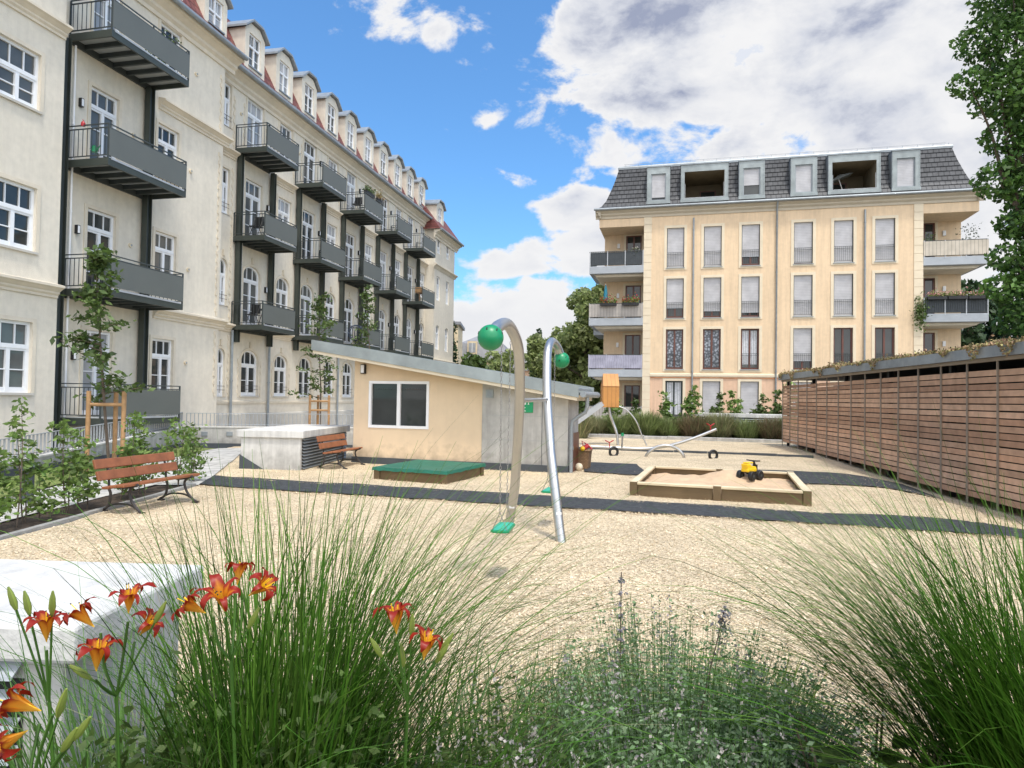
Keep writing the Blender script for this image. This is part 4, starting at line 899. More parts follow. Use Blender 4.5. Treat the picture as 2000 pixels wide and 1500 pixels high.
me = bpy.data.meshes.new('ground'); me.from_pydata([(-600,-600,-.6),(600,-600,-.6),(600,600,-.6),(-600,600,-.6)], [], [(0,1,2,3)]); me.materials.append(M['earth'])
o = bpy.data.objects.new('ground', me); C.objects.link(o); tag(o, kind='structure')
sheet('playground_surface', [(-5.75,2.85),(14,2.4),(14,28.0),(3.1,31.0),(-2,32.6),(-9,34),(-9,20),(-7.0,16.2),(-5.75,12.3)], 'chips', 0, step=.2)
sheet('courtyard_paving', [(-17,2),(-5.85,2),(-5.0,12.6),(-6.0,16.6),(-8.2,20.5),(-8.2,34),(3,31.6),(3,34),(8,33),(9,39),(8,41),(-8,60),(-24,60)], 'concrete', -.09, step=2)
sheet('lawn', [(-8.1,6),(-8.0,10.7),(-8.7,15.3),(-9.2,20.8),(-10.3,21.2),(-10.0,16),(-9.6,10),(-9.6,6)], 'lawn', .014, step=.8)
sheet('path', [(-8.0,3),(-6.5,3),(-6.5,12.22),(-5.72,12.25),(-6.0,13.4),(-6.9,16.4),(-8.2,20.8),(-9.1,20.8),(-8.6,15.3),(-7.9,10.7)], 'paving', .022, step=.8)
sheet('planting_bed', [(-6.5,3),(-5.85,3),(-5.85,12.2),(-6.45,12.2),(-6.54,10.5)], 'soil', .008, step=.6)
sheet('planting_bed', [(-3.4,-1.5),(5.5,-1.5),(5.5,2.7),(3.2,3.15),(-1.2,3.05),(-3.4,2.95)], 'soil', .03, step=.4)
sheet('planting_bed', [(3.3,31.0),(14.5,27.9),(16,33),(4,36.5)], 'soil', .05, step=1)
def kerb(name, pts, wd, h, m, label, z=0):
    mb = MB()
    for a, b in zip(pts[:-1], pts[1:]):
        d = Vector((b[0]-a[0], b[1]-a[1], 0)); L_ = d.length; n = max(1, int(L_/1.0)); d.normalize(); q = Vector((-d.y, d.x, 0))*wd/2
        for i in range(n):
            p0 = Vector((a[0], a[1], 0))+d*(L_*i/n+.004); p1 = Vector((a[0], a[1], 0))+d*(L_*(i+1)/n-.004)
            zz = gz(p0.x, p0.y)+z; mb.obox((p0.x,p0.y,zz+h/2-.1), (p1.x,p1.y,zz+h/2-.1), q, (0,0,h/2+.1), m)
    o = mb.build(name, None, bevel=.006); return tag(o, label, 'kerb')
kerb('kerb', [(-5.80,2.9),(-5.80,12.25)], .08, .045, 'concrete', 'thin concrete kerb between the hedge bed and the wood chips')
kerb('kerb', [(3.0,30.95),(14.0,27.85)], .35, .14, 'concrete_light', 'pale kerb along the planting strip before the yellow house')
kerb('edging_board', [(2.35,23.25),(9.6,21.15)], .06, .07, 'membrane', 'thin dark edging board across the chips behind the see-saw')
# rubber mats as paths
def mats(name, pts, label):
    sheet(name, pts, 'rubber', .022, step=.5); 
sheet('rubber_path', [(-6.1,13.75),(-5.75,12.35),(-2.0,11.25),(1.6,10.18),(5.0,9.2),(8.4,8.2),(8.6,9.3),(5.5,10.22),(1.8,11.33),(-2.0,12.45)], 'rubber', .026, step=.4)
sheet('rubber_path', [(1.72,15.6),(3.15,15.15),(3.35,17.75),(2.0,18.15)], 'rubber', .026, step=.4)
sheet('rubber_path', [(6.1,14.1),(8.6,13.3),(9.3,15.9),(5.9,16.95)], 'rubber', .026, step=.4)
# loose wood chips over the surface
def loose_chips():
    n = 150000; y = 3.0+13*rng.uniform(0,1,n)**1.7; x = rng.uniform(-1,1,n)*(y*.8+1.2); k = (x > -5.7) & (x < 8.6) & ((x < -1.4) | (y > 2.9))
    x, y = x[k], y[k]
    # few on the rubber strips
    off = y-(10.68-.287*(x-1.6)); on = (np.abs(off-.0) < .52)
    k = ~on | (rng.uniform(0,1,len(x)) < .035); x, y = x[k], y[k]
    edge = rng.uniform(-6, 8, 9000); ex = edge; side = np.where(rng.uniform(0,1,9000) < .5, -.6, .6); ey = 10.70-.287*(ex-1.6)+side+rng.normal(0,.05,9000); x = np.concatenate([x, ex]); y = np.concatenate([y, ey])
    k = (x > -5.7) & (x < 8.5); x, y = x[k], y[k]
    z = np.array([gz(a, b) for a, b in zip(x, y)])+.012+rng.uniform(0,.014,len(x))
    # keep sandboxes clear
    P = np.stack([x, y, z], 1); m = len(P)
    a = rng.uniform(0, 2*np.pi, m); t = rng.normal(0, .30, m); d = np.stack([np.cos(a)*np.cos(t), np.sin(a)*np.cos(t), np.sin(t)], 1)
    q = unit(np.cross(d, np.array([0,0,1.])+rng.normal(0,.25,(m,3)))); L_ = rng.uniform(.005, .017, m)[:,None]*(1+.5*(rng.uniform(0,1,(m,1))<.08)); W_ = rng.uniform(.0025,.006, m)[:,None]
    V = np.stack([P-d*L_-q*W_, P+d*L_-q*W_*.7, P+d*L_*.9+q*W_, P-d*L_*.8+q*W_], 1).reshape(-1,3)
    arr_mesh('wood_chips', V, np.arange(4*m).reshape(-1,4), ['chip_piece'])
    tag(bpy.data.objects['wood_chips'], 'loose pale wood chips strewn over the playground', 'wood chips', kind='stuff')
loose_chips()

# ================================================================ BEIGE PLASTER SHED (garage exit)
SA = -R(17); SO = Vector((1.32, 15.48, 0))
def sw(x, y, z=0): return (SO.x+x*math.cos(SA)-y*math.sin(SA), SO.y+x*math.sin(SA)+y*math.cos(SA), z)
S = empty('plaster_shed', SO, SA, 'small beige plaster and concrete outbuilding with a sloping metal-edged roof', 'outbuilding')
def topz(x): return 1.71-.160*x
win = (-5.17, -3.54, .93, 2.08, 0)
mb = MB(FR)
facade(mb, -5.62, -2.12, -.1, 1.9, [(win[0],win[1],win[2],1.9,0)], 'shed_beige', .12); 
mb.poly([(-5.62,0,1.9),(-5.17,0,1.9),(-5.17,0,2.08),(-5.17,0,topz(-5.17)),(-5.62,0,topz(-5.62))], 'shed_beige')
mb.poly([(-5.17,0,2.08),(-3.54,0,2.08),(-3.54,0,topz(-3.54)),(-5.17,0,topz(-5.17))], 'shed_beige'); mb.poly([(-3.54,0,1.9),(-2.12,0,1.9),(-2.12,0,topz(-2.12)),(-3.54,0,topz(-3.54)),(-3.54,0,2.08)], 'shed_beige')
for x in (win[0], win[1]): mb.poly([(x,0,1.9),(x,.12,1.9),(x,.12,2.08),(x,0,2.08)], 'shed_beige')
mb.poly([(win[0],0,2.08),(win[1],0,2.08),(win[1],.12,2.08),(win[0],.12,2.08)], 'shed_beige')
mb.poly([(-2.115,-.02,-.1),(0,-.02,-.1),(0,-.02,topz(0)),(-2.115,-.02,topz(-2.115))], 'concrete'); mb.poly([(-2.115,-.02,-.1),(-2.115,0.01,-.1),(-2.115,.01,topz(-2.1)),(-2.115,-.02,topz(-2.115))], 'concrete')
mb.poly([(0,-.02,-.1),(0,1.2,-.1),(0,1.2,topz(0)),(0,-.02,topz(0))], 'concrete'); mb.poly([(-5.62,0,-.1),(-5.62,1.2,-.1),(-5.62,1.2,topz(-5.62)),(-5.62,0,topz(-5.62))], 'shed_beige'); mb.poly([(-5.62,1.2,-.1),(0,1.2,-.1),(0,1.2,topz(0)),(-5.62,1.2,topz(-5.62))], 'concrete')
mb.build('wall', S, recalc=False)
mb = MB(); mb.box(-5.64, .02, -.04, -.021, -.1, .16, 'membrane'); mb.box(.001, .02, -.02, 1.2, -.1, .16, 'membrane'); mb.build('base_band', S)
mb = MB()
for x in (-.62,): mb.box(x-.006, x+.006, -.024, -.02, .16, topz(x), 'membrane')
for z in (1.30, .72): mb.box(-2.1, -.002, -.023, -.0205, z-.004, z+.004, 'deck_grey')
mb.build('panel_joint', S)
def rb(x, z0, z1): return (x, z0, z1)
mb = MB(); x0, x1 = -6.55, .34
def slab(y0, y1, lo, hi, m, xa=x0, xb=x1):
    mb.add([(xa,y0,topz(xa)+lo),(xb,y0,topz(xb)+lo),(xb,y1,topz(xb)+lo),(xa,y1,topz(xa)+lo),(xa,y0,topz(xa)+hi),(xb,y0,topz(xb)+hi),(xb,y1,topz(xb)+hi),(xa,y1,topz(xa)+hi)],
           [(0,3,2,1),(4,5,6,7),(0,1,5,4),(1,2,6,5),(2,3,7,6),(3,0,4,7)], m)
slab(-.50, 1.4, .02, .14, 'plaster_cream', x0+.01, x1-.04); mb.build('roof', S)
mb = MB(); slab(-.53, -.49, .10, .36, 'zinc_light'); slab(-.485, 1.4, .145, .30, 'zinc', x0+.03, x1-.06); slab(1.4, 1.44, .10, .36, 'zinc_light'); mb.box(x0-.02, x0+.002, -.53, 1.44, topz(x0)+.10, topz(x0)+.36, 'zinc_light'); mb.build('roof_edge', S)
mb = MB(); mb.tube([(.44,-.52,topz(.4)+.18),(.44,1.4,topz(.4)+.18)], .07, 'zinc', 10); mb.box(.34,.45,-.5,1.4,topz(.4)+.22,topz(.4)+.26,'zinc_light'); mb.build('gutter', S, smooth=False)
mb = MB(); mb.tube([(.44,.0,topz(.4)+.15),(.44,.0,1.55),(.40,.0,1.42),(.22,.0,1.30),(.10,.0,1.20),(.08,.0,1.05),(.08,.0,0)], .045, 'zinc', 10); mb.tube([(.08,0,.55),(.08,0,.62)], .06, 'zinc', 10); mb.build('downpipe', S, smooth=True)
mb = MB(FR); a, b, c, d = win[:4]; ring(mb, outline(a-.02,b+.02,c-.02,d+.02,0), outline(a,b,c,d,0,.05), -.02, .06, 'win_white'); mb.box((a+b)/2-.045, (a+b)/2+.045, -.012, .06, c+.04, d-.04, 'win_white'); o = mb.build('window', S)
mb = MB(FR); mb.poly([(a,.05,c),(b,.05,c),(b,.05,d),(a,.05,d)], 'glass'); mb.build('pane', o)
mb = MB(); mb.box(-5.40,-5.28,-.10,0,2.28,2.52,'black'); mb.box(-5.385,-5.295,-.115,-.10,2.30,2.50,'white'); mb.build('wall_lamp', S, bevel=.008)
mb = MB(); mb.box(-2.02,-1.83,-.05,-.022,1.72,1.92,'zinc_light'); mb.box(-1.98,-1.87,-.056,-.051,1.76,1.88,'zinc'); mb.build('vent', S)
o = empty('sign', sw(-.96, -.03, 1.38), SA, 'square green sign with small white marks on the concrete wall of the outbuilding', 'sign')
mb = MB(); mb.box(-.12,.12,-.02,0,0,.27,'green_sign'); mb.build('board', o, bevel=.004)
mb = MB(); mb.prism([(-.01,.19),(.03,.19),(.01,.25)], 'y', -.024, -.0205, 'white'); mb.box(-.10,-.05,-.024,-.0205,.19,.235,'white'); mb.box(-.10,-.055,-.024,-.0205,.03,.05,'white'); mb.box(-.10,-.06,-.024,-.0205,.11,.125,'white'); mb.build('marks', o)
mb = MB(); mb.obox((.03,.10,0),(.03,.05,.92),(.0,.35,0),(.012,0,0),'win_brown'); o = mb.build('leaning_board', None); o.location = sw(.04,.5); o.rotation_euler = (0,0,SA); tag(o, 'brown board leaning on the end wall of the outbuilding behind the basket', 'board')

# ================================================================ VENT BOXES
def vent_box(loc, rz, X, Y, label, louver_side, H=.90, th=.17):
    o = empty('vent_shaft', loc, rz, label, 'vent shaft')
    mb = MB(); mb.box(-X+.08, -.08, .06, Y-.06, -.1, H-th, 'concrete_light'); mb.build('base', o, bevel=.01)
    mb = MB(); mb.box(-X, 0, 0, Y, H-th, H, 'concrete_light'); mb.build('top_slab', o, bevel=.015)
    mb = MB()
    if louver_side == 'right':
        y0, y1 = .15, Y-.2; mb.box(-.09, -.075, y0, y1, .02, H-.205, 'black')
        for i in range(10): z = .05+i*.072; mb.obox((-.055, y0, z), (-.055, y1, z), (.03,0,-.02), (.003,0,.005), 'zinc')
    else:
        x0, x1 = -X+.1, -.22; mb.box(x0, x1, .045, .058, .12, H-.205, 'black')
        for i in range(7): z = .17+i*.095; mb.obox((x0, .03, z), (x1, .03, z), (0,-.03,-.024), (0,.003,.006), 'slab_grey')
    mb.build('louvre', o)
    mb = MB(); mb.box(-X+.06, -.06, .045, .058, -.1, .10, 'membrane') if louver_side != 'right' else mb.prism([(-X+.06,0),(-.9,0),(-X+.06,.34)], 'y', .045, .058, 'membrane'); mb.build('base_membrane', o)
    return o
vent_box((-4.68,15.0,0), -R(4), 1.55, 3.4, 'pale concrete vent shaft with a louvred side behind the far bench', 'right')
vent_box((-1.47,2.28,0), R(-3), 2.4, .86, 'pale concrete vent shaft close up behind the orange daylilies', 'front', th=.13)
o = empty('vent_shaft', (9.0, 32.6, 0), RA, 'long low concrete vent shaft in the shrubs before the yellow house', 'vent shaft')
mb = MB(); mb.box(0,5.5,0,1.2,.98,1.16,'concrete_light'); mb.build('top_slab', o, bevel=.01); mb = MB(); mb.box(.1,5.4,.08,1.1,0,.977,'black'); mb.build('base', o)
mb = MB(); 
for i in range(9): mb.obox((.1,.05,.12+i*.1),(5.4,.05,.12+i*.1),(0,-.03,-.02),(0,.004,.005),'zinc')
mb.build('louvre', o)

# ================================================================ LONG SLATTED SHED (right)
WAng = -R(7.17)
def ww(t, s, z=0): return (t*math.cos(WAng)-s*math.sin(WAng), t*math.sin(WAng)+s*math.cos(WAng), z)
WT = 7.444
W = empty('slatted_shed', ww(WT, 27.9), WAng, 'long low shed clad in reddish wooden slats with a planted flat roof', 'shed')
sy = lambda s: s-27.9
ends = [27.9-1.03*i for i in range(21)]
for i in range(20):
    s1, s0 = ends[i], ends[i+1]; mb = MB(); z = -.36; k = 0
    while z < 2.38:
        if z > .07+gz(*ww(WT-.2, (s0+s1)/2)[:2]):
            dz = random.uniform(-.005,.005); mb.box(.035, .058+random.uniform(-.003,.003), sy(s0)+.004, sy(s1)-.004, z+dz, z+.110+dz, 'slat_wood')
        z += .1325
    mb.build('slat_panel', W, bevel=0)
    mb = MB(); mb.box(.0, .030, sy(s1)-.014, sy(s1)+.014, -.4, 2.60, 'galv' if False else 'deck_post'); mb.build('post', W)
mb = MB(); mb.box(-.03, .05, sy(7.3), .02, 2.56, 2.63, 'deck_post'); mb.build('beam', W)
mb = MB(); mb.box(-.12, -.09, sy(7.3), .15, 2.63, 2.84, 'zinc'); mb.box(-.09, 4.5, .12, .15, 2.63, 2.84, 'zinc'); mb.box(-.088, 4.5, sy(7.3), .118, 2.635, 2.80, 'membrane'); mb.build('roof', W)
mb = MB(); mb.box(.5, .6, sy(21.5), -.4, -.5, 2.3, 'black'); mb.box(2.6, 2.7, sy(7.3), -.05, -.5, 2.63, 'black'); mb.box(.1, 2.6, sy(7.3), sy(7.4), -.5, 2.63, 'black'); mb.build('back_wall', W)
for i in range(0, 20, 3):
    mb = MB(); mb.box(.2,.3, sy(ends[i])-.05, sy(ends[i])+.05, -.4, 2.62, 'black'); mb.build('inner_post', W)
n = 26000; P = np.stack([rng.uniform(-.12, .9, n)**1.0, rng.uniform(sy(7.5), .1, n), 2.84+np.abs(rng.normal(0,.055,n))], 1)
hump = np.array([.5+.9*max(0, noise.noise(Vector((y*.8, x*1.5, 2)))) for x, y in zip(P[:,0], P[:,1])]); P[:,2] = 2.82+(P[:,2]-2.82)*hump*1.4
k = rng.uniform(0,1,n) < .16; dr = np.array([noise.noise(Vector((y*1.9, 5, 1))) for y in P[:,1]]); k &= dr > .05
P[k,0] = -.15-rng.uniform(0,.03,k.sum()); P[k,2] = 2.86-rng.uniform(0,1,k.sum())*.28*np.clip(dr[k]*2.2,0,1)
V, Q = leaves(P, .05, 1.3); arr_mesh('roof_planting', V, Q, ['sedum'], W)

# ================================================================ PLAYGROUND
def rel(o, pts): return [(p[0]-o[0], p[1]-o[1], p[2]-o[2]) for p in pts]
def smooth_path(P, r=None, sub=5):
    """Catmull-Rom through points"""
    P = [Vector(p) for p in P]; out = []; rr = []
    for i in range(len(P)-1):
        p0, p1, p2, p3 = P[max(i-1,0)], P[i], P[i+1], P[min(i+2,len(P)-1)]
        for k in range(sub):
            t = k/sub; out.append(.5*((2*p1)+(-p0+p2)*t+(2*p0-5*p1+4*p2-p3)*t*t+(-p0+3*p1-3*p2+p3)*t**3))
            if r: rr.append(r[i]+(r[i+1]-r[i])*t)
    out.append(P[-1]); 
    if r: rr.append(r[-1])
    return (out, rr) if r else out
b0 = (.3, 8.25, 0)
sg = empty('swing_set', b0, 0, 'two tall curved steel tubes ending in green balls, with two green swing seats on chains', 'swing')
p1 = [(-.08,8.62,-.25),(-.02,8.5,.03),(.05,8.3,.55),(.07,8.1,.95),(.08,7.9,1.21),(.09,7.6,1.7),(.08,7.3,2.03),(.06,7.08,2.24),(.01,6.85,2.37),(-.06,6.5,2.43),(-.14,6.18,2.37),(-.19,6.02,2.28)]
p2 = [(.68,7.9,-.25),(.62,8.0,.01),(.55,8.15,.58),(.51,8.3,.94),(.495,8.45,1.18),(.465,8.7,1.7),(.465,8.9,2.11),(.485,9.08,2.38),(.545,9.3,2.51),(.625,9.48,2.47),(.68,9.57,2.38),(.705,9.6,2.31)]
for pp in (p1, p2):
    mb = MB(); mb.tube(smooth_path(rel(b0, pp)), .058, 'tube', 24); mb.build('tube_leg', sg, smooth=True)
def ball(c, r, slots):
    mb = MB(); c = rel(b0, [c])[0]; mb.sphere(c, r, 'green_plastic', 32, 20); 
    o = mb.build('green_ball', sg, smooth=True)
    mb = MB()
    for (az, el, tilt) in slots:
        d = Vector((math.cos(el)*math.cos(az), math.cos(el)*math.sin(az), math.sin(el))); a = d.cross(Vector((0,0,1))).normalized(); b = a.cross(d); ax = (a*math.sin(tilt)+b*math.cos(tilt)); pr = ax.cross(d)
        cc = Vector(c)+d*r*.985; mb.obox(tuple(cc-ax*.013), tuple(cc+ax*.013), tuple(pr*.005), tuple(d*.006), 'black')
    mb.build('slot', o)
ball((-.20,6.0,2.25), .118, [(R(-110), R(38), .2), (R(-55), R(33), -.6), (R(-20), R(20), -.5), (R(-170), R(20), .4)])
ball((.71,9.6,2.27), .118, [(R(-110), R(-5), .5), (R(-60), R(20), -.5), (R(-30), R(10), -.5)])
mb = MB(); mb.tube(rel(b0, [(.09,7.62,1.68),(.465,8.68,1.70)]), .024, 'tube', 12); mb.build('crossbar', sg, smooth=True)
for q in ((.02,8.38,.35), (.585,8.08,.33)):
    mb = MB(); c = rel(b0, [q])[0]; mb.box(c[0]-.03, c[0]+.035, c[1]-.062, c[1]-.052, c[2]-.012, c[2]+.015, 'white'); mb.build('plate', sg)
def chain(mb, a, b, pitch=.034):
    a, b = Vector(a), Vector(b); L_ = (b-a).length; n = int(L_/pitch); d = (b-a)/L_
    for i in range(n):
        p = a+d*(i+.5)*pitch; ax = Vector((1,0,0)) if i % 2 else Vector((0,1,0)); h = pitch*.62; w_ = .008
        pts = [p-d*h, p-d*h*.5+ax*w_, p+d*h*.5+ax*w_, p+d*h, p+d*h*.5-ax*w_, p-d*h*.5-ax*w_, p-d*h]
        mb.tube([tuple(q) for q in pts], .0026, 'chain', 4, cap=False)
def swing(top1, top2, z, label):
    c = ((top1[0]+top2[0])/2, (top1[1]+top2[1])/2, z)
    d = Vector((top2[0]-top1[0], top2[1]-top1[1], 0)).normalized(); rz = math.atan2(d.y, d.x)
    L_ = .22
    mb = MB(); n = 9; prof = [(-L_+.03*0, -.09)]
    mb.prism([(-L_,-.06),(-L_+.03,-.09),(L_-.03,-.09),(L_,-.06),(L_,.06),(L_-.03,.09),(-L_+.03,.09),(-L_,.06)], 'z', -.022, .0, 'green_plastic'); o = mb.build('swing_seat', sg, bevel=.006); o.location = (c[0]-b0[0], c[1]-b0[1], c[2]); o.rotation_euler = (0,0,rz); o['label'] = label
    mb = MB(); mb.prism([(-L_+.015,-.05),(-L_+.035,-.075),(L_-.035,-.075),(L_-.015,-.05),(L_-.015,.05),(L_-.035,.075),(-L_+.035,.075),(-L_+.015,.05)], 'z', .001, .008, 'turquoise'); 
    mb.build('seat_top', o)
    for s, t in ((-1, top1), (1, top2)):
        h = t[2]-z; mb = MB(); xe = s*(L_-.03)
        tl = Vector((t[0]-c[0], t[1]-c[1], 0)); tx = tl.dot(d)
        chain(mb, (xe*.97, 0, .17), (tx, 0, h)); 
        for q in (-.07, .07): mb.tube([(xe, q, .005), (xe*.97, 0, .17)], .004, 'chain', 5)
        mb.build('chain', o)
swing((-.105,6.28,2.34), (-.02,6.78,2.30), .45, 'green rubber swing seat on long chains near the camera, under the large green ball')
swing((.515,9.12,2.36), (.60,9.42,2.42), .45, 'green rubber swing seat on chains farther back, behind the right tube')
# benches
def bench(loc, rz, label, L_=1.85):
    o = empty('park_bench', loc, rz, label, 'bench', 'wooden park benches with iron legs')
    # local: y along length, x towards the front
    def plank(name, x, z, w_, tilt, par=o):
        mb = MB(); c, s = math.cos(tilt), math.sin(tilt); mb.obox((x,0,z),(x,L_,z),(w_/2*c,0,w_/2*s),(-.019*s,0,.019*c),'red_wood'); return mb.build(name, par, bevel=.008)
    for i in range(3): plank('seat_plank', .30+i*.125-.06, .385+.012*i-.01*(i==0), .112, .06)
    for i, z in enumerate((.53, .69)): plank('back_plank', .105-.055*i, z, .135, R(107))
    for y in (.22, L_-.22):
        mb = MB(); r = .019
        mb.tube([tuple(p) for p in smooth_path([(.0,y,.03),(.10,y,.10),(.13,y,.26),(.10,y,.34),(.16,y,.365),(.36,y,.36),(.54,y,.39),(.58,y,.41)])], r, 'iron', 8)
        mb.tube([tuple(p) for p in smooth_path([(.10,y,.34),(.085,y,.55),(.02,y,.76)])], r*.85, 'iron', 8)
        mb.tube([tuple(p) for p in smooth_path([(.50,y,.38),(.44,y,.30),(.49,y,.16),(.60,y,.05),(.66,y,.02)])], r, 'iron', 8)
        mb.tube([tuple(p) for p in smooth_path([(.02,y,.04),(.16,y,.11),(.33,y,.13),(.48,y,.11),(.64,y,.03)])], r*.75, 'iron', 8)
        mb.box(-.03,.07,y-.025,y+.025,-.02,.03,'iron'); mb.box(.60,.70,y-.025,y+.025,-.02,.03,'iron'); mb.build('leg', o, smooth=True)
bench((-5.83,9.27,.0), LA-R(0), 'brown wooden bench among the young hedge plants beside the path', 1.55)
bench((-4.52,15.4,.0), LA+R(3), 'brown wooden bench against the louvred concrete vent shaft', 1.5)
# sand boxes
def sandbox(loc, rz, X, Y, H, label, mids, cover):
    o = empty('sandbox', loc, rz, label, 'sandbox')
    P_ = .13
    posts = [(0,0),(X-P_,0),(0,Y-P_),(X-P_,Y-P_)]+[(X/2-P_/2,0),(X/2-P_/2,Y-P_)]*mids
    for (x, y) in posts:
        mb = MB(); mb.box(x, x+P_, y, y+P_, -.2, H, 'pine_board'); mb.build('post', o, bevel=.008)
    def board(x0, x1, y0, y1, z1=H-.05): mb = MB(); mb.box(x0,x1,y0,y1,-.2,z1,'pine_board'); mb.build('side_board', o, bevel=.005)
    xs = [(P_, X-P_)] if not mids else [(P_, X/2-P_/2), (X/2+P_/2, X-P_)]
    for (a, b) in xs: board(a+.003, b-.003, .035, .075); board(a+.003, b-.003, Y-.075, Y-.035)
    board(.035,.075,P_+.003,Y-P_-.003); board(X-.075,X-.035,P_+.003,Y-P_-.003)
    if not cover:
        for (a, b) in xs:
            for y in (.0, Y-.13): mb = MB(); mb.box(a+.005,b-.005,y+.0,y+.13,H-.045,H-.003,'pine_top'); mb.build('seat_rail', o, bevel=.006)
        for x in (0, X-.13): mb = MB(); mb.box(x,x+.13,P_+.005,Y-P_-.005,H-.045,H-.003,'pine_top'); mb.build('seat_rail', o, bevel=.006)
        # capping on corners
        for (x, y) in posts: mb = MB(); mb.box(x+.002, x+P_-.002, y+.002, y+P_-.002, H+.0005, H+.006, 'pine_top'); mb.build('post_cap', o)
        n = 46; V = []; Fc = []
        for j in range(n+1):
            for i in range(n+1):
                x = .08+(X-.16)*i/n; y = .08+(Y-.16)*j/n
                e = min(i, n-i, j, n-j)/n
                z = H-.16+.10*sstep(0,.3,e)*(.4+.8*noise.noise(Vector((x*1.3,y*1.3,1)))) + .035*noise.noise(Vector((x*4,y*4,2)))+.02*noise.noise(Vector((x*10,y*10,2)))
                z += .16*math.exp(-((x-1.75)**2/.22+(y-2.5)**2/.16)); V.append((x,y,z))
        for j in range(n):
            for i in range(n): a = j*(n+1)+i; Fc.append((a,a+1,a+n+2,a+n+1))
        mb = MB(); mb.add(V, Fc, 'toy_sand'); s_ = mb.build('sand', o, smooth=True)
        # crumbs
        P3 = np.stack([rng.uniform(.15,X-.15,1500), rng.uniform(.15,Y-.15,1500), np.zeros(1500)],1)
    else:
        n = 20; V = []; Fc = []
        for j in range(n+1):
            for i in range(n+1):
                x = -.02+(X+.04)*i/n; y = -.02+(Y+.04)*j/n; e = min(i, n-i, j, n-j)/n
                z = H+.012-.05*sstep(0,.5,e)+.008*noise.noise(Vector((x*3,y*3,0)))+.006*math.sin(x*9+y*2)*(e > 0)
                V.append((x,y,z))
        for j in range(n):
            for i in range(n): a = j*(n+1)+i; Fc.append((a,a+1,a+n+2,a+n+1))
        mb = MB(); mb.add(V, Fc, 'green_cover')
        edge = [(i,0) for i in range(n)]+[(n,j) for j in range(n)]+[(i,n) for i in range(n,0,-1)]+[(0,j) for j in range(n,0,-1)]
        E_ = []; 
        for (i,j) in edge:
            p = V[j*(n+1)+i]; c_ = (X/2, Y/2); q = (p[0]+(.012 if i == n else -.012 if i == 0 else 0), p[1]+(.012 if j == n else -.012 if j == 0 else 0), p[2]-.065-.02*noise.noise(Vector((i*.7,j*.7,4)))); E_.append((p,q))
        for k in range(len(E_)):
            a, b = E_[k], E_[(k+1) % len(E_)]; mb.poly([a[0], a[1], b[1], b[0]], 'green_cover')
        mb.build('cover', o, smooth=True)
    return o
sandbox((2.14,11.98,0), -R(18), 3.0, 3.25, .25, 'large open wooden sandbox filled with brown sand', 1, False)
sandbox((-2.80,13.66,0), -R(21), 1.66, 1.85, .25, 'small wooden sandbox closed with a taut dark green cover', 0, True)
# ride-on toy
T = empty('ride_on_toy', (4.83,13.45,.15), R(38), 'yellow and black ride-on toy bike standing in the sandbox', 'toy')
for x, y in ((-.14,-.13),(-.14,.13),(.13,-.13),(.13,.13)):
    mb = MB(); mb.tube([(x,y-.04,.095),(x,y+.04,.095)], .095, 'black', 20); w_ = mb.build('wheel', T, smooth=True, bevel=.01); mb = MB(); mb.tube([(x,y-.042,.095),(x,y+.042,.095)], .03, 'steel_dark', 12); mb.build('hub', w_)
mb = MB(); mb.box(-.20,.10,-.085,.085,.165,.24,'yellow'); mb.prism([(-.20,.24),(-.22,.33),(-.10,.33),(-.04,.28),(.10,.27),(.14,.20),(.12,.165),(-.16,.165)], 'y', -.075, .075, 'yellow'); mb.build('body', T, bevel=.02)
mb = MB(); mb.box(-.18,.02,-.06,.06,.335,.36,'yellow'); mb.build('seat', T, bevel=.015)
mb = MB(); mb.tube([(.20,0,.10),(.17,0,.22),(.12,0,.37)], [.03,.035,.025], 'black', 10); mb.box(.12,.22,-.03,.03,.14,.30,'black'); mb.build('steering_column', T, bevel=.008)
mb = MB(); mb.tube([(.10,-.15,.385),(.13,-.05,.375),(.13,.05,.375),(.10,.15,.385)], .013, 'black', 8); mb.build('handlebar', T, smooth=True)
# playhouse tower
H_ = empty('play_tower', (3.95,25.6,0), 0, 'small orange wooden play tower on a bent steel pole with slide and arched bar', 'play tower')
def HP(*P): return rel((3.95,25.6,0), P)
mb = MB(); mb.box(-.49,.14,-.25,.35,1.44,2.24,'play_wood'); mb.build('cabin', H_, bevel=.01)
mb = MB(); mb.add([(-.49,-.27,2.245),(.14,-.27,2.245),(.17,.22,2.74),(-.42,.22,2.74),(-.49,.40,2.245),(.14,.40,2.245)], [(0,1,2,3),(3,2,5,4),(0,3,4),(1,5,2),(0,4,5,1)], 'play_wood'); mb.build('roof', H_)
mb = MB(); mb.tube(smooth_path(HP((3.74,25.5,1.44),(3.78,25.5,1.15),(3.92,25.5,.78),(4.04,25.45,.4),(4.08,25.4,-.1))), .05, 'tube', 12); mb.build('pole', H_, smooth=True)
mb = MB(); mb.tube(smooth_path(HP((4.05,25.5,1.50),(4.42,25.45,1.33),(4.76,25.4,.92),(4.98,25.4,.4),(5.19,25.35,-.05))), .028, 'tube', 10); mb.build('climbing_bar', H_, smooth=True)
mb = MB(); a, b = HP((3.46,25.5,1.52),(1.9,25.5,.35)); a, b = Vector(a), Vector(b); dd = (b-a).normalized(); up = dd.cross(Vector((0,1,0)))
mb.obox(a, b, (0,.22,0), up*.01, 'galv')
for s in (-.22,.22): mb.obox(a+Vector((0,s,.06)), b+Vector((0,s,.06)), (0,.012,0), up*.09, 'galv')
mb.build('slide', H_)
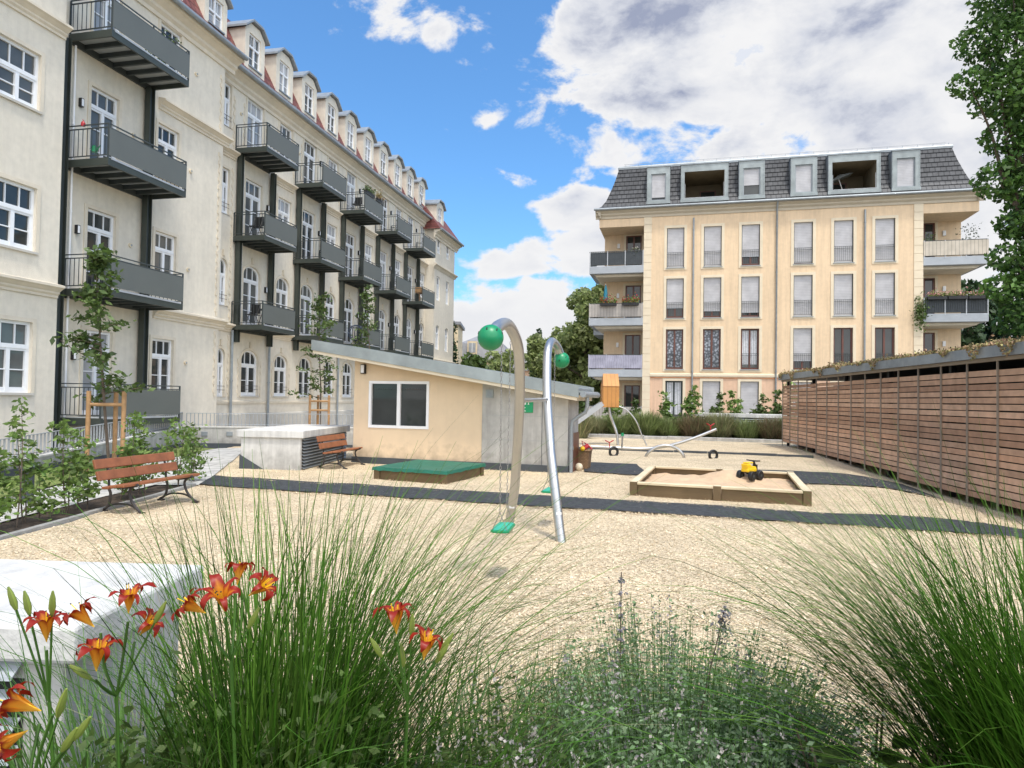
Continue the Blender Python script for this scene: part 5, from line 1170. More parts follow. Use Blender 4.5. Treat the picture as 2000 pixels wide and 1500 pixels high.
# see-saw
Q_ = empty('seesaw', (4.6,20.8,0), 0, 'steel see-saw beam over a half-round steel arch with red handles', 'see-saw')
def QP(*P): return rel((4.6,20.8,0), P)
mb = MB(); mb.tube(smooth_path(QP((4.12,20.45,-.05),(4.2,20.4,.12),(4.45,20.35,.30),(4.75,20.3,.36),(5.05,20.3,.27),(5.22,20.25,.10),(5.27,20.25,-.05))), .045, 'tube', 12); mb.build('pivot_arch', Q_, smooth=True)
mb = MB(); mb.tube(smooth_path(QP((2.55,21.3,.22),(3.4,21.2,.20),(4.3,21.1,.20),(5.0,20.95,.32),(5.7,20.85,.56),(6.4,20.8,.86))), .045, 'tube', 12); mb.build('beam', Q_, smooth=True)
for (x, y, z) in ((3.13,21.2,.2),(6.22,20.8,.80)):
    mb = MB(); P5 = QP((x,y,z),(x,y,z+.16)); mb.tube(P5, .016, 'red', 8); c = P5[1]; mb.tube([(c[0]-.14,c[1]-.08,c[2]+.07),c,(c[0]+.14,c[1]+.08,c[2]+.07)], .018, 'red', 8); mb.build('handle', Q_, smooth=True)
mb = MB(); P5 = QP((3.52,21.15,.18),(3.53,21.15,.58)); mb.tube(P5, .028, 'tube', 8); mb.build('post', Q_)
mb = MB(); c = P5[1]; mb.tube([c,(c[0],c[1],c[2]+.10)], [.05,.04], 'green_plastic', 12); mb.build('post_cap', Q_, smooth=True)
def tyre(x, y, lab):
    o = empty('buffer_tyre', (x, y, 0), R(20), lab, 'tyre', 'half buried buffer tyres'); mb = MB(); n = 20
    mb.tube([(.135*math.cos(2*math.pi*i/n), 0, .10+.135*math.sin(2*math.pi*i/n)) for i in range(n+1)], .042, 'black', 10, cap=False); mb.build('tyre_ring', o, smooth=True)
tyre(3.20,20.75,'black buffer tyre half buried under the low left end of the see-saw'); tyre(6.1,20.1,'black buffer tyre half buried under the raised right end of the see-saw')
# basket with toys
B_ = empty('wicker_basket', (1.72,16.45,0), SA, 'tall rectangular wicker basket beside the downpipe', 'basket')
mb = MB(); mb.prism([(-.21,0),(.21,0),(.25,.46),(.24,.47),(.22,.46),(-.22,.46),(-.24,.47),(-.25,.46)], 'y', -.2, .2, 'wicker'); mb.build('basket_body', B_, bevel=.01)
mb = MB(); mb.tube([(-.25,-.2,.465),(.25,-.2,.465),(.25,.2,.465),(-.25,.2,.465),(-.25,-.2,.465)], .018, 'wicker', 8); mb.build('rim', B_)
o = empty('toy_watering_can', (1.80,16.3,.48), 0, 'dark red toy lying on top of the basket', 'toy'); mb = MB(); mb.tube([(-.05,0,.02),(.10,0,.12)], [.07,.05], 'red', 12); mb.build('body', o, smooth=True); mb = MB(); mb.tube([(-.03,0,.08),(-.07,0,.22),(.04,0,.15)], .014, 'red', 8); mb.tube([(.1,0,.1),(.18,0,.02)], .018, 'red', 8); mb.build('handle', o)
o = empty('toy_bucket', (1.56,16.35,.47), 0, 'blue toy bucket sitting in the basket', 'toy'); mb = MB(); mb.tube([(0,0,0),(0,0,.10)], [.055,.07], 'blue', 14); mb.build('bucket_body', o, smooth=True); mb = MB(); mb.tube([(-.06,0,.1),(0,0,.15),(.06,0,.1)], .006, 'white', 6); mb.build('handle', o)
o = empty('toy_ball', (1.74,16.22,.50), 0, 'small yellow toy ball on top of the basket', 'ball'); mb = MB(); mb.sphere((0,0,.02), .06, 'yellow', 16, 10); mb.build('ball_surface', o, smooth=True)
mb = MB(); mb.sphere((0,0,.10), .095, 'plaster_cream', 20, 12); o = mb.build('ball', None, smooth=True); o.location = (1.63,15.95,0); tag(o, 'cream ball lying on the ground in front of the wicker basket', 'ball')
# bollard lamp
o = empty('bollard', (-7.3,10.1,0), LA, 'short dark bollard lamp at the edge of the lawn', 'bollard'); mb = MB(); mb.tube([(0,0,-.1),(0,0,.55)], .085, 'membrane', 20); mb.build('shaft', o, smooth=True); mb = MB(); mb.tube([(0,0,.551),(0,0,.60)], .088, 'zinc', 20); mb.build('cap', o, smooth=True)

# ---- retaining wall, railings by the light well
def railing(name, a, b, za, zb, h, label, lean=False):
    a, b = Vector(a), Vector(b); L_ = (b-a).length; d = (b-a).normalized(); o = empty(name, (a.x, a.y, 0), math.atan2(d.y, d.x), label, 'railing')
    mb = MB(); n = int(L_/.125)
    for i in range(n+1):
        x = L_*i/n; z = za+(zb-za)*i/n; mb.box(x-.006, x+.006, -.02, .02, z, z+h, 'galv')
    mb.build('pickets', o); mb = MB(); mb.obox((0,0,za+h),(L_,0,zb+h),(0,.025,0),(0,0,.008),'galv'); mb.obox((0,0,za+.06),(L_,0,zb+.06),(0,.02,0),(0,0,.008),'galv'); mb.build('rails', o)
def rwall(a, b, za, zb, label, lights=()):
    a, b = Vector(a), Vector(b); L_ = (b-a).length; d = (b-a).normalized(); o = empty('retaining_wall', (a.x, a.y, 0), math.atan2(d.y, d.x), label, 'wall')
    mb = MB(); mb.add([(0,0,-.4),(L_,0,-.4),(L_,.25,-.4),(0,.25,-.4),(0,0,za),(L_,0,zb),(L_,.25,zb),(0,.25,za)], [(0,3,2,1),(4,5,6,7),(0,1,5,4),(1,2,6,5),(2,3,7,6),(3,0,4,7)], 'concrete'); mb.build('wall_body', o)
    mb = MB(); mb.add([(0,-.02,za),(L_,-.02,zb),(L_,.27,zb),(0,.27,za),(0,-.02,za+.04),(L_,-.02,zb+.04),(L_,.27,zb+.04),(0,.27,za+.04)], [(0,3,2,1),(4,5,6,7),(0,1,5,4),(1,2,6,5),(2,3,7,6),(3,0,4,7)], 'concrete_light'); mb.build('coping', o)
    for x in lights: mb = MB(); zz = za+(zb-za)*x/L_-.20; mb.box(x-.10,x+.10,-.03,0,zz-.07,zz+.07,'zinc'); mb.build('wall_light', o, bevel=.01)
    mb = MB(); mb.box(0, L_, -.012, 0, -.3, .10, 'membrane'); mb.build('base_membrane', o)
rwall((-10.55,21.6), (-5.2,21.9), .60, .64, 'concrete retaining wall with small square lights at the end of the lawn', (.6,1.4,2.0,3.2))
railing('picket_railing', (-10.6,21.75), (-5.2,22.05), .64, .68, .42, 'galvanised picket railing along the top of the concrete retaining wall')
rwall((-10.1,12.2), (-10.55,21.5), .15, .60, 'long low concrete wall rising beside the lawn', (1.0, 4.5))
railing('picket_railing', (-10.25,12.2), (-10.68,21.6), .20, .64, .45, 'galvanised picket railing rising along the low wall beside the lawn')
railing('picket_railing', (-10.0,6.5), (-10.2,12.1), -.25, -.15, .62, 'galvanised picket railing behind the near hedge plants')

# ================================================================ PLANTS
def limb(mb, a, b, r0, r1, m='bark', wob=.15):
    a, b = Vector(a), Vector(b); P = [a+(b-a)*t+Vector((random.uniform(-1,1),random.uniform(-1,1),0))*wob*(b-a).length*(.3 if 0<t<1 else 0) for t in (0,.35,.7,1)]
    P, r = smooth_path(P, [r0, r0*.8+r1*.2, r0*.3+r1*.7, r1], 3); mb.tube(P, r, m, 7)
def sapling(name, loc, h, n, spread, label, cat, m='leaf_hedge', size=.07, group=None, r=.012, stems=1, low=.15, layers=9):
    o = empty(name, loc, rng.uniform(0,6), label, cat, group); mb = MB(); P = []
    for s in range(stems):
        ox, oy = (random.uniform(-.05,.05)*stems, random.uniform(-.05,.05)*stems); hh = h*(1 if s == 0 else random.uniform(.5,.9)); tx, ty = ox+random.uniform(-.10,.10)*hh, oy+random.uniform(-.10,.10)*hh
        limb(mb, (ox,oy,-.05), (tx,ty,hh), r, r*.25, wob=.06)
        L_ = max(3, int(layers*hh/h))
        for i in range(L_):
            t = low+(1-low)*(i+random.random()*.8)/L_; a = random.uniform(0, 6.28); ln = spread*(1-t*.75)*random.uniform(.5,1.2); b = Vector((ox+(tx-ox)*t, oy+(ty-oy)*t, hh*t)); e = b+Vector((math.cos(a)*ln, math.sin(a)*ln, ln*random.uniform(.1,.7)))
            limb(mb, b, e, r*.4, r*.12, wob=.2)
            k = max(4, int(n/(L_*stems))); tt = rng.uniform(.25, 1.1, k)[:,None]; q = np.array(b)+(np.array(e)-np.array(b))*tt+rng.normal(0,1,(k,3))*np.array([.06,.06,.035])*(.6+spread); P.append(q)
        k = int(n*.08/stems)+3; P.append(np.array([tx,ty,hh*.93])+rng.normal(0,1,(k,3))*np.array([.04,.04,.07])*(.6+spread))
    mb.build('stem', o); P = np.concatenate(P); V, Q = leaves(P, size, 1.7, .45); arr_mesh('foliage', V, Q, [m], o); return o
hy = [(7.6,1.25,'leafy hornbeam sapling nearest the left picture edge'),(8.1,1.55,'tallest hornbeam sapling with a thin leading shoot, at the left'),(8.6,1.25,'bushy hornbeam sapling between the tallest one and the bench'),(9.15,1.3,'hornbeam sapling just in front of the near bench end'),(9.8,1.15,'low hornbeam sapling behind the near part of the bench'),(10.5,1.35,'hornbeam sapling behind the middle of the near bench'),(11.2,1.3,'hornbeam sapling behind the far end of the near bench'),(12.0,1.25,'slim hornbeam sapling past the far end of the near bench'),(12.7,1.1,'last small hornbeam sapling of the hedge row')]
for i, (y, h, lab) in enumerate(hy): sapling('hedge_plant', (-6.17+.06*(i%2), y, 0), h, 420, .34, lab, 'hedge plant', group='young hornbeam hedge plants along the path', size=.058, r=.010, stems=3 if i % 3 else 2, layers=12, low=.1)
def staked_tree(loc, h, lab, n=900, spread=.85, sh=1.72):
    o = sapling('young_tree', loc, h, n, spread, lab, 'tree', m='leaf_tree', size=.095, r=.033, low=.30, layers=26)
    s = empty('tree_stake', loc, R(random.uniform(0,30)), 'tripod of wooden stakes around the '+('young tree behind the near bench' if h < 5 and loc[1] < 16 else 'young tree beside the beige outbuilding' if loc[0] < -6 else 'young tree hidden behind the outbuilding'), 'tree stake')
    pts = [(-.33,-.19),(.33,-.19),(0,.38)]
    for p in pts: mb = MB(); mb.tube([(p[0],p[1],-.3),(p[0],p[1],sh)], .045, 'stake', 10); mb.build('stake', s, smooth=True)
    for z in (sh-.22, sh-.55) if loc[1] > 20 else (sh-.28,):
        for a in range(3): p, q = pts[a], pts[(a+1) % 3]; mb = MB(); mb.tube([(p[0],p[1],z),(q[0],q[1],z)], .035, 'stake', 8); mb.build('crossbar', s, smooth=True)
staked_tree((-8.45,14.0,0), 4.6, 'slender young tree held by three stakes behind the near bench', 1150, 1.0)
staked_tree((-7.0,24.2,0), 5.4, 'slender young tree with stakes beside the beige outbuilding', 1000, 1.1)
staked_tree((-5.6,27.5,0), 6.2, 'young tree rising behind the beige outbuilding roof', 900, 1.0)
def crown_tree(name, loc, clumps, per, size, m, lab, trunk=.35, cat='tree', th=None):
    o = empty(name, loc, 0, lab, cat); P = crown_pts(clumps, per)
    V, Q = leaves(P, size, 1.4); arr_mesh('crown', V, Q, [m], o); mb = MB(); top = max(c[2] for c in clumps); ctr = np.mean([c[:3] for c in clumps], 0)
    limb(mb, (0,0,-.6), (ctr[0]*.5, ctr[1]*.5, (th or ctr[2]*.7)), trunk, trunk*.6, wob=.05)
    for c in clumps: limb(mb, (ctr[0]*.5*.8, ctr[1]*.4, (th or ctr[2]*.7)*random.uniform(.7,1)), (c[0],c[1],c[2]), trunk*.35, trunk*.08, wob=.12)
    mb.build('trunk', o, smooth=True); return o
def rc(n, rx, ry, z0, z1, r0, r1, taper=.6):
    L_ = []
    for i in range(n):
        t = random.random(); z = z0+(z1-z0)*t; k = (1-taper*t**2); a = random.uniform(0,6.28); rr = math.sqrt(random.random())
        L_.append((rx*k*rr*math.cos(a), ry*k*rr*math.sin(a), z, random.uniform(r0,r1)*(1-.35*t), .8))
    return L_
crown_tree('lime_tree', (6.8,56,0), rc(58,4.0,3.5,1.5,11.3,1.1,1.9,.72), 210, .34, 'leaf_far', 'tall pale green tree just left of the yellow house')
crown_tree('broad_tree', (3.2,59,0), rc(26,2.6,2.5,1.0,7.0,1.0,1.6,.5), 190, .32, 'leaf_far', 'lower rounded tree at the left foot of the tall pale green tree')
crown_tree('broad_tree', (-.6,56,0), rc(24,2.3,2.3,1.0,5.2,1.0,1.5,.5), 190, .30, 'leaf_far', 'round green tree behind the chains and the left swing tube')
crown_tree('broad_tree', (-3.0,50,0), rc(18,1.3,1.6,1.0,4.6,.8,1.1,.7), 220, .28, 'leaf_tree', 'small conical tree before the grey-roofed far house')
crown_tree('conifer', (2.6,66,0), [(0,0,z,1.6*(1-z/9.2)+.15,1.0) for z in (1,2,3,4,5,6,6.8,7.4,8.0,8.5)], 420, .22, 'leaf_dark', 'dark pointed conifer top above the rounded trees', th=8, trunk=.2)
crown_tree('conifer', (-5.6,58,0), [(random.uniform(-.2,.2),0,z,1.2*(1-z/11)+.2,1.2) for z in (.6,1.6,2.6,3.6,4.6,5.6,6.4,7.2,7.8)], 420, .22, 'leaf_dark', 'narrow dark conifer at the far end of the cream building', th=7, trunk=.2)
crown_tree('broad_tree', (33,49,0), rc(44,5.5,4,1.5,10.0,1.5,2.3,.4), 150, .34, 'leaf_dark', 'dark tree mass right of the yellow house')
crown_tree('broad_tree', (23.5,42.5,0), rc(14,1.6,1.6,1.0,7.6,.8,1.2,.4), 200, .26, 'leaf_tree', 'smaller green tree peeping past the yellow house corner')
# near tree hanging in from the right
cl = [(-.9,0,10.9,.8,.8),(-.2,.2,11.3,1.0,.8),(.6,0,10.6,1.2,.8),(-.5,.1,12.2,.8,.8),(.4,.2,12.4,1.1,.8),(-1.35,.3,10.0,.62,.8),(-.8,0,9.7,.8,.8),(-1.75,.2,8.95,.42,.8),(-1.15,0,8.6,.65,.8),(-.5,0,8.9,.9,.8),(-.3,0,8.0,.7,.8),(-.95,.2,7.75,.50,.8),(-.45,0,7.2,.66,.8),(-1.15,.1,6.75,.52,.8),(-.55,0,6.45,.60,.8),(-.2,0,5.8,.75,.8),(-.8,.1,5.75,.42,.8),(-.85,.2,5.05,.45,.8),(-.3,0,4.9,.7,.8),(-1.05,.1,4.35,.42,.8),(-.5,0,4.1,.7,.8),(-.1,0,3.5,.6,.8),(-.75,.2,3.6,.40,.8),(.3,.2,4.5,1.0,.8),(.3,.3,7.0,1.1,.8),(.4,.2,9.2,1.2,.8),(.4,.2,6.0,1.0,.8),(.5,.3,8.1,1.0,.8),(.7,0,3.4,.8,.8)]
crown_tree('plane_tree', (11.9,14.6,0), cl, 1700, .098, 'leaf_near', 'near leafy tree hanging into the picture at the right edge', trunk=.16, th=6)
# shrubs in the strip before the yellow house
def tuft(name, loc, n, L_, r, m, lab, cat='ornamental grass', group=None, width=.02, lean=(.25,.2), droop=(.5,.3), az=None):
    o = empty(name, loc, 0, lab, cat, group); V, Q = blades(n, r, L_, lean, droop, width, az=az, steps=6); arr_mesh('blades', V, Q, [m], o); return o
bx = [(4.0,31.7),(5.2,31.5),(6.3,31.2),(7.3,30.9),(8.4,30.6),(9.5,30.3),(10.6,30.0),(11.7,29.7),(12.8,29.4)]
nm = ['first','second','third','fourth','fifth','sixth','seventh','eighth','ninth']
for i, (x, y) in enumerate(bx):
    m = ['blade_dry','blade_far','blade_far','blade_far','blade_russet','blade_dry','blade_far','blade_russet','blade_far'][i]
    tuft('ornamental_grass', (x, y+.1, 0), 1300, (.5+.25*(i%3),1.05+.17*(i%3)), .48, m, '%s %s grass tussock from the left in the strip before the yellow house' % (nm[i], {'blade_dry':'straw coloured','blade_far':'green','blade_russet':'russet'}[m]), group='grass tussocks in the planting strip', width=.035, lean=(.35,.3))
    tuft('ornamental_grass', (x+.55, y+.75, 0), 900, (.6,1.1), .45, ['blade_far','blade_russet','blade_far'][i%3], '%s tussock from the left in the back row of the planting strip' % nm[i], group='back row tussocks in the planting strip', width=.035, lean=(.35,.3))
tall = [(5.0,33.4,1.9),(6.3,33.2,1.6),(7.7,33.0,1.9),(8.6,32.0,2.2),(10.2,33.6,2.0),(11.2,33.3,2.1),(12.2,33.2,1.9),(13.2,33.0,2.2),(14.2,33.2,2.6),(3.6,33.2,1.7)]
for i, (x, y, h) in enumerate(tall): sapling('shrub', (x,y,0), h*1.08, 650, .75, '%s leafy shrub before the yellow house, %s' % (['airy','low','bushy','tall','broad','yellowish','dense','slim','highest','leftmost'][i], ['right of the tower arch','left of the first downpipe','left of the long shaft','at the left shaft end','over the shaft, left','over the shaft, middle','over the shaft, right','near the slatted shed','hidden by the slatted shed','behind the play tower'][i]), 'shrub', group='shrubs before the yellow house', m=['leaf_hedge','leaf_tree','leaf_hedge','leaf_hedge','leaf_tree','leaf_hedge','leaf_tree','leaf_tree','leaf_hedge','leaf_tree'][i], size=.13, stems=4, r=.014, low=.2)
tuft('ornamental_grass', (2.9,29.8,0), 1300, (.7,1.3), .5, 'blade_dry', 'pale dry grass tussock behind the downpipe and under the slide', width=.035)

# foreground ornamental grasses
def clump(loc, parts, lab, m='blade', dry=0):
    o = empty('ornamental_grass', loc, 0, lab, 'ornamental grass'); L_ = [blades(*a, **k) for a, k in parts]; V, Q = join_vq(L_); arr_mesh('blades', V, Q, [m], o)
    if dry:
        V, Q = join_vq([blades(dry, .24, (.5,1.35), (.22,.2), (.8,.5), .006), blades(dry//3, .2, (.7,1.2), (.5,.25), (1.6,.5), .005)]); arr_mesh('dry_blades', V, Q, ['blade_dry'], o)
    return o
clump((-.66,2.0,0), [((560,.19,(.85,1.5),(.04,.10),(.35,.25),.009),{}), ((360,.18,(1.05,1.65),(.14,.12),(.95,.35),.0085),{'az':(.2,1.0)}), ((240,.18,(1.2,1.9),(.28,.14),(1.15,.35),.0078),{'az':(0.1,.45)}), ((50,.18,(1.0,1.6),(.16,.12),(.9,.3),.0075),{'az':(3.0,.8)}), ((34,.16,(1.2,1.9),(.25,.14),(1.4,.3),.0075),{'az':(3.1,.5)}), ((520,.22,(.35,.95),(.15,.12),(.35,.3),.010),{})],
      'big green clump of silver grass rising behind the orange daylilies', dry=110)
clump((1.68,1.95,0), [((800,.22,(.95,1.52),(.08,.12),(.55,.3),.010),{}), ((620,.22,(1.2,1.75),(.24,.12),(.95,.3),.0095),{'az':(2.9,.5)}), ((330,.22,(1.2,1.85),(.42,.15),(1.15,.3),.0095),{'az':(2.95,.35)}), ((800,.28,(.4,1.1),(.2,.18),(.6,.4),.010),{})],
      'large arching clump of silver grass at the right edge', dry=130)
clump((-.05,2.35,0), [((260,.16,(.45,.85),(.25,.2),(1.0,.4),.012),{})], 'low tuft of strap leaves right of the orange daylilies', 'strap')
clump((-.28,1.80,0), [((330,.22,(.7,1.12),(.22,.16),(1.1,.4),.012),{})], 'leafy base of the daylilies in the middle foreground', 'strap')
clump((-.98,1.80,0), [((420,.36,(.75,1.15),(.18,.16),(1.1,.4),.010),{}), ((360,.34,(.8,1.3),(.2,.18),(1.3,.4),.005),{})], 'tangled green leaves below the left daylilies', 'strap')
clump((.18,2.55,0), [((700,.18,(.45,.92),(.22,.15),(.35,.3),.003),{})], 'fine hazy dry grass between the daylilies and the catmint', 'blade_dry')
clump((1.12,2.9,0), [((90,.10,(.35,.62),(.25,.15),(.6,.3),.022),{})], 'small bright green tuft before the right grass clump', 'bud')
# catmint mound
def catmint(loc, n, rad, h, lab, m, size, fl=None, name='catmint', cat='shrub', spike=True, lean=.35):
    o = empty(name, loc, 0, lab, cat); r = rad*np.sqrt(rng.uniform(0,1,n)); a = rng.uniform(0,2*np.pi,n); B = np.stack([r*np.cos(a)*.6, r*np.sin(a)*.6, np.zeros(n)],1)
    hh = h*rng.uniform(.5,1.12,n)*(1-.30*(r/rad)**2)*(.93+.10*np.sin(a*3+r*9)); T_ = B+np.stack([np.cos(a)*r*lean*2, np.sin(a)*r*lean*2, hh],1)+rng.normal(0,.03,(n,3))
    k = 44; t = rng.uniform(.12,1,(n,k))[...,None]; mid = (B+T_)/2+rng.normal(0,.03,(n,3)); P = (1-t)**2*B[:,None]+2*t*(1-t)*mid[:,None]+t*t*T_[:,None]+rng.normal(0,1,(n,k,3))*np.array([.016,.016,.006])
    V, Q = leaves(P.reshape(-1,3), size, 1.6, .3); arr_mesh('foliage', V, Q, [m], o)
    W_ = np.tile(np.array([[.0016,0,0]]),(n,1)); V = np.stack([B-W_, B+W_, T_+W_*.4, T_-W_*.4],1).reshape(-1,3); arr_mesh('stems', V, np.arange(4*n).reshape(-1,4), ['strap'], o)
    if fl:
        s = rng.choice(n, int(n*(.5 if fl == 'petal_pale' else .16))); k2 = 12; t = rng.uniform(.86,1.05,(len(s),k2))[...,None]; P = B[s][:,None]+(T_[s]-B[s])[:,None]*t+rng.normal(0,.008,(len(s),k2,3)); V, Q = leaves(P.reshape(-1,3), size*.9, 1.2); arr_mesh('blossoms', V, Q, [fl], o)
    return o
catmint((.62,2.55,0), 1400, .50, .84, 'grey-green catmint mound with fading flower spikes in the middle foreground', 'leaf_grey', .0115, 'petal_lilac')
catmint((1.05,2.75,0), 600, .30, .66, 'airy grey-green catmint at the right of the main mound', 'leaf_grey', .012, 'petal_lilac')
catmint((.35,1.98,0), 420, .38, .80, 'low savory with tiny pale blossoms at the bottom centre', 'leaf_grey', .013, 'petal_pale', 'flowering_savory')
catmint((.74,2.0,0), 420, .36, .78, 'low savory with tiny pale blossoms right of the bottom centre', 'leaf_grey', .013, 'petal_pale', 'flowering_savory')
catmint((-.0,1.85,0), 300, .28, .84, 'small pale flowering herb at the foot of the daylilies', 'leaf_tree', .014, 'petal_pale', 'flowering_savory')
catmint((-.72,1.85,0), 620, .42, .93, 'low leafy groundcover beneath the left daylilies', 'leaf_tree', .022, None, 'groundcover_plant')
# tall spikes out of the mound
for (x, y, h, lab) in ((.42,2.5,1.06,'bare upright flower spike standing above the catmint'),(.66,2.35,.98,'leaning catmint spike with a dark flower head')):
    o = empty('flower_spike', (x,y,0), 0, lab, 'flower'); tp = Vector((.0 if h > 1 else .10, 0, h)); mb = MB(); mb.tube(smooth_path([(0,0,0),(.0,0,h*.5),tp]), .0022, 'bark', 5); mb.build('stem', o)
    P = np.concatenate([np.array([tp.x*z/h, 0, z])+rng.normal(0,1,(10,3))*np.array([.010,.010,.004]) for z in (np.arange(h-.30,h+.01,.045) if h > 1 else np.arange(h-.08,h,.012))]); V, Q = leaves(P, .014, 1.3); arr_mesh('blossoms', V, Q, ['petal_lilac'], o)
# broad leaves bottom right
o = empty('broadleaf_plant', (1.10,2.05,0), 0, 'dark broad-leaved plant at the foot of the right grass clump', 'plant'); V = []; Q = []
for i in range(46):
    a = random.uniform(0,6.28); r = random.uniform(.02,.20); c = np.array([r*math.cos(a), r*math.sin(a), random.uniform(.40,.66)]); d = np.array([math.cos(a), math.sin(a), random.uniform(-.4,.2)]); d /= np.linalg.norm(d); s = np.cross(d, [0,0,1.]); s /= np.linalg.norm(s); L_ = random.uniform(.07,.11)
    b = len(V); sh = [(0,.15),(.25,.75),(.5,1),(.8,.6),(1,.05)]
    for (t, w_) in sh: V += [c+d*L_*t-s*L_*.36*w_+np.array([0,0,.02*w_]), c+d*L_*t, c+d*L_*t+s*L_*.36*w_+np.array([0,0,.02*w_])]
    for k in range(4): Q += [(b+3*k,b+3*k+1,b+3*k+4,b+3*k+3),(b+3*k+1,b+3*k+2,b+3*k+5,b+3*k+4)]
arr_mesh('foliage', np.array(V), np.array(Q), ['leaf_tree'], o); mb = MB()
for i in range(12): a = random.uniform(0,6.28); mb.tube([(0,0,0),(.2*math.cos(a),0.2*math.sin(a),.68)], .004, 'bark', 5)
mb.build('stems', o)
# daylilies
def lily_flower(mb_, c, face, size, droop=1.0):
    """six recurved petals -> vertices, quads, along attribute"""
    V = []; Q = []; A = []; face = Vector(face).normalized(); s1 = face.cross(Vector((0,0,1)) if abs(face.z) < .9 else Vector((1,0,0))).normalized(); s2 = face.cross(s1)
    for k in range(6):
        a = k*math.pi/3+random.uniform(-.15,.15); rad = s1*math.cos(a)+s2*math.sin(a); tan = face.cross(rad); L_ = size*random.uniform(.9,1.1); wd = size*(.24 if k % 2 else .15); b = len(V); p = Vector(c); n = 9; th = R(14)
        cur = R(random.uniform(125,215))*droop
        for i in range(n+1):
            t = i/n; w_ = wd*math.sin(math.pi*min(1,(t*.88+.06)))**.8*.5*(.35+.65*min(1,t*2.2)); ruffle = .04*size*math.sin(t*14+k)*t
            V += [p-tan*w_+face*ruffle, p-face*w_*.25, p+tan*w_-face*ruffle]; A += [t, t*.7, t]
            ang = th+cur*sstep(.35,1,t); p = p+(face*math.cos(ang)+rad*math.sin(ang))*(L_/n)
        for i in range(n): Q += [(b+3*i,b+3*i+1,b+3*i+4,b+3*i+3),(b+3*i+1,b+3*i+2,b+3*i+5,b+3*i+4)]
    return V, Q, A
def daylily(base, heads, buds, lab):
    o = empty('daylily', base, 0, lab, 'daylily'); mb = MB(); top = Vector(np.mean([h[0] for h in heads], 0))-Vector(base); jn = Vector((top.x*.85, top.y*.85, top.z-.14))
    mb.tube(smooth_path([(0,0,0),(jn.x*.4,jn.y*.4,jn.z*.55),jn]), [.005]*6+[.004]*5, 'strap', 7)
    for h, f, s in heads: q = Vector(h)-Vector(base); fv = Vector(f).normalized(); mb.tube(smooth_path([jn, (jn+q)/2+Vector((0,0,-.015)), q-fv*.02]), .003, 'strap', 6)
    for bq in buds: mb.tube([jn, Vector(bq)-Vector(base)], .0025, 'strap', 5)
    mb.build('stem', o, smooth=True)
    for h, f, s in heads:
        V, Q, A = lily_flower(None, Vector(h)-Vector(base), f, s*1.22); fo = arr_mesh('flower', np.array([tuple(v) for v in V]), np.array(Q), ['petal_lily'], o, attr=A)
        fo.data.polygons.foreach_set('use_smooth', [True]*len(fo.data.polygons))
        mb = MB(); q = Vector(h)-Vector(base); fv = Vector(f).normalized()
        for k in range(5): e = q+fv*s*.75+Vector((random.uniform(-1,1),random.uniform(-1,1),random.uniform(-1,1)))*s*.14; mb.tube([q, e], .0011, 'yellow', 4); mb.sphere(e, .0018, 'black', 6, 4)
        mb.build('stamens', fo)
    for bq in buds:
        q = Vector(bq)-Vector(base); d = (q-jn).normalized()*.055; mb = MB(); mb.tube([q, q+d*.3, q+d*.7, q+d], [.0035,.0075,.006,.002], 'bud', 8); mb.build('bud', o, smooth=True)
daylily((-.62,1.62,0), [((-.635,1.5,1.215),(.05,-.45,.85),.090),((-.69,1.53,1.20),(-.75,-.25,.5),.078),((-.60,1.55,1.235),(.75,-.1,.55),.080),((-.64,1.58,1.25),(.0,.3,.9),.070)], [(-.60,1.55,1.16)], 'daylily with a cluster of deep red and orange blooms before the grass clump')
daylily((-.27,1.72,0), [((-.265,1.6,1.135),(-.08,-.05,1),.090),((-.20,1.6,1.075),(.18,.0,.95),.084)], [(-.23,1.6,1.13),(-.17,1.6,1.07),(-.30,1.6,1.08),(-.16,1.61,1.09),(-.25,1.62,1.05)], 'daylily with two upright orange blooms and several buds, right of the others')
daylily((-.90,1.62,0), [((-.925,1.5,1.175),(-.65,-.1,.7),.078),((-.86,1.52,1.20),(.1,-.1,1),.078),((-.905,1.48,1.085),(.12,-.08,1),.092),((-.85,1.55,1.14),(.6,-.1,.75),.074)], [(-.93,1.5,1.06),(-.80,1.52,1.18)], 'daylily with four orange blooms in front of the near vent shaft')
daylily((-1.03,1.60,0), [((-1.03,1.5,1.14),(.05,-.12,1),.084)], [(-1.07,1.5,1.20),(-1.02,1.5,1.20),(-1.10,1.5,1.21)], 'daylily with one open orange bloom and pale upright buds at the left')
daylily((-.88,1.28,0), [((-.83,1.2,1.13),(-.7,-.2,.35),.080),((-.86,1.21,1.09),(-.3,-.6,-.1),.070)], [(-.80,1.2,1.12),(-.77,1.2,1.08),(-.79,1.2,1.06)], 'daylily with a drooping red bloom at the far left bottom')

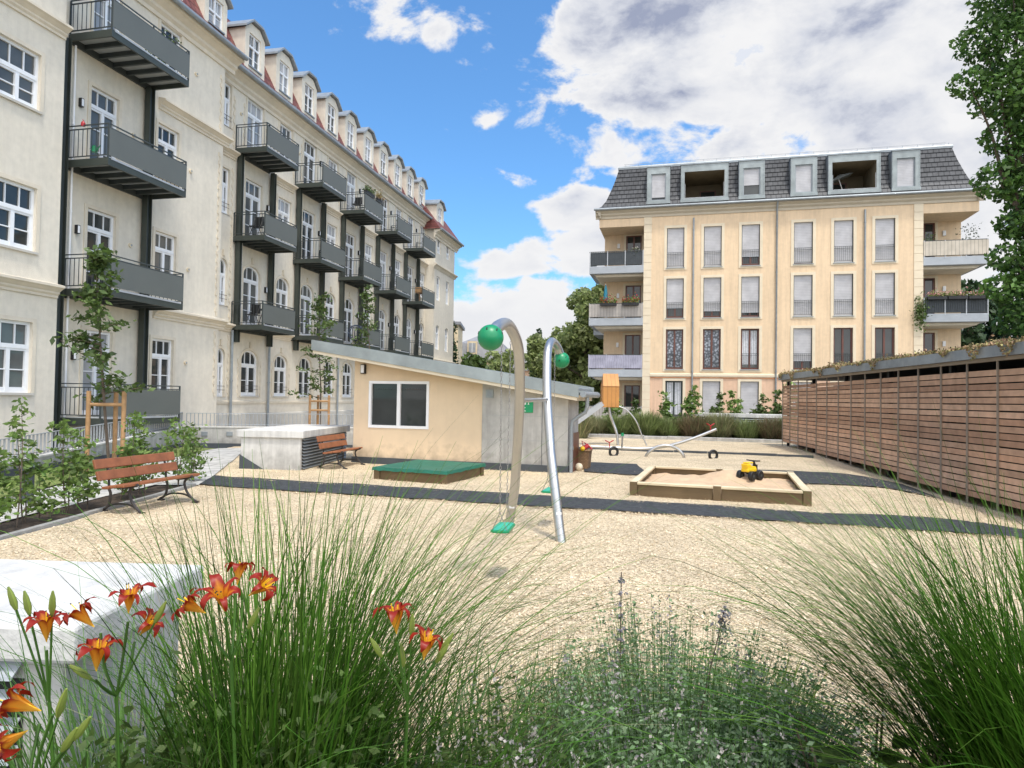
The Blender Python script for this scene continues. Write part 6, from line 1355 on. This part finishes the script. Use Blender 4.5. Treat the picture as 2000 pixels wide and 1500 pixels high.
# ================================================================ FAR HOUSES
def far_house(loc, rz, X, Y, hw, hr, lab, wall='cream_far', roof='slate_far', wins=()):
    o = empty('far_house', loc, rz, lab, 'house'); mb = MB(); mb.box(0,X,0,Y,-.6,hw,wall); mb.build('wall', o)
    mb = MB(); A = [(-.3,-.3,hw),(X+.3,-.3,hw),(X+.3,Y+.3,hw),(-.3,Y+.3,hw)]; Bq = [(.5,.5,hw+hr*.62),(X-.5,.5,hw+hr*.62),(X-.5,Y-.5,hw+hr*.62),(.5,Y-.5,hw+hr*.62)]; Cq = [(X*.4,Y*.5,hw+hr),(X*.6,Y*.5,hw+hr)]
    for i in range(4): j = (i+1) % 4; mb.poly([A[i],A[j],Bq[j],Bq[i]], roof)
    mb.poly([Bq[0],Bq[1],Cq[1],Cq[0]], roof); mb.poly([Bq[2],Bq[3],Cq[0],Cq[1]], roof); mb.poly([Bq[1],Bq[2],Cq[1]], roof); mb.poly([Bq[3],Bq[0],Cq[0]], roof); mb.poly(A[::-1], roof); mb.build('roof', o)
    for (x, z, w_, h_, dm) in wins:
        mb = MB()
        if dm: mb.box(x-.15,x+w_+.15,-.1,1.2,z-.2,z+h_+.2,wall); d_ = mb.build('dormer', o); mb = MB(); mb.box(x,x+w_,-.13,-.10,z,z+h_,'glass_curtain'); mb.box(x+w_/2-.03,x+w_/2+.03,-.15,-.13,z,z+h_,'win_white'); mb.build('window', d_)
        else: mb.box(x-.08,x+w_+.08,-.04,-.001,z-.08,z+h_+.08,'plaster_cream'); mb.box(x,x+w_,-.06,-.041,z,z+h_,'glass_mid'); mb.box(x+w_/2-.03,x+w_/2+.03,-.08,-.06,z,z+h_,'win_white'); mb.build('window', o)
    return o
far_house((-6.6,76,0), R(-4), 6.0, 8, 5.9, 3.4, 'cream house with grey mansard roof and a small dormer in the far gap', wins=((1.6,6.9,.8,1.1,1),(1.4,4.0,.8,1.3,0),(4.6,4.0,.8,1.3,0)))
o = far_house((-1.4,82,0), R(-8), 3.6, 8, 5.2, 2.2, 'reddish far house with a tall chimney, half hidden behind the left swing tube', wall='plaster_peach', roof='slate_far', wins=((1,4,.8,1.3,0),(3.6,4,.8,1.3,0)))
mb = MB(); mb.box(1.0,1.6,1,1.6,6,9.3,'plaster_cream'); mb.box(.92,1.68,.92,1.68,9.3,9.5,'zinc'); mb.build('chimney', o)
o = empty('far_house', (-8.6,68,0), 0, 'cream far house corner with a flat cornice behind the end of the old building', 'house'); mb = MB(); mb.box(0,3.0,0,6,-.6,9.2,'cream_far'); mb.build('wall', o); mb = MB(); mb.box(-.2,3.25,-.2,6.2,9.2,9.5,'slate_far'); mb.build('roof', o); mb = MB(); mb.box(2.0,2.6,-.05,0,6.8,8.2,'glass_mid'); mb.build('window', o)
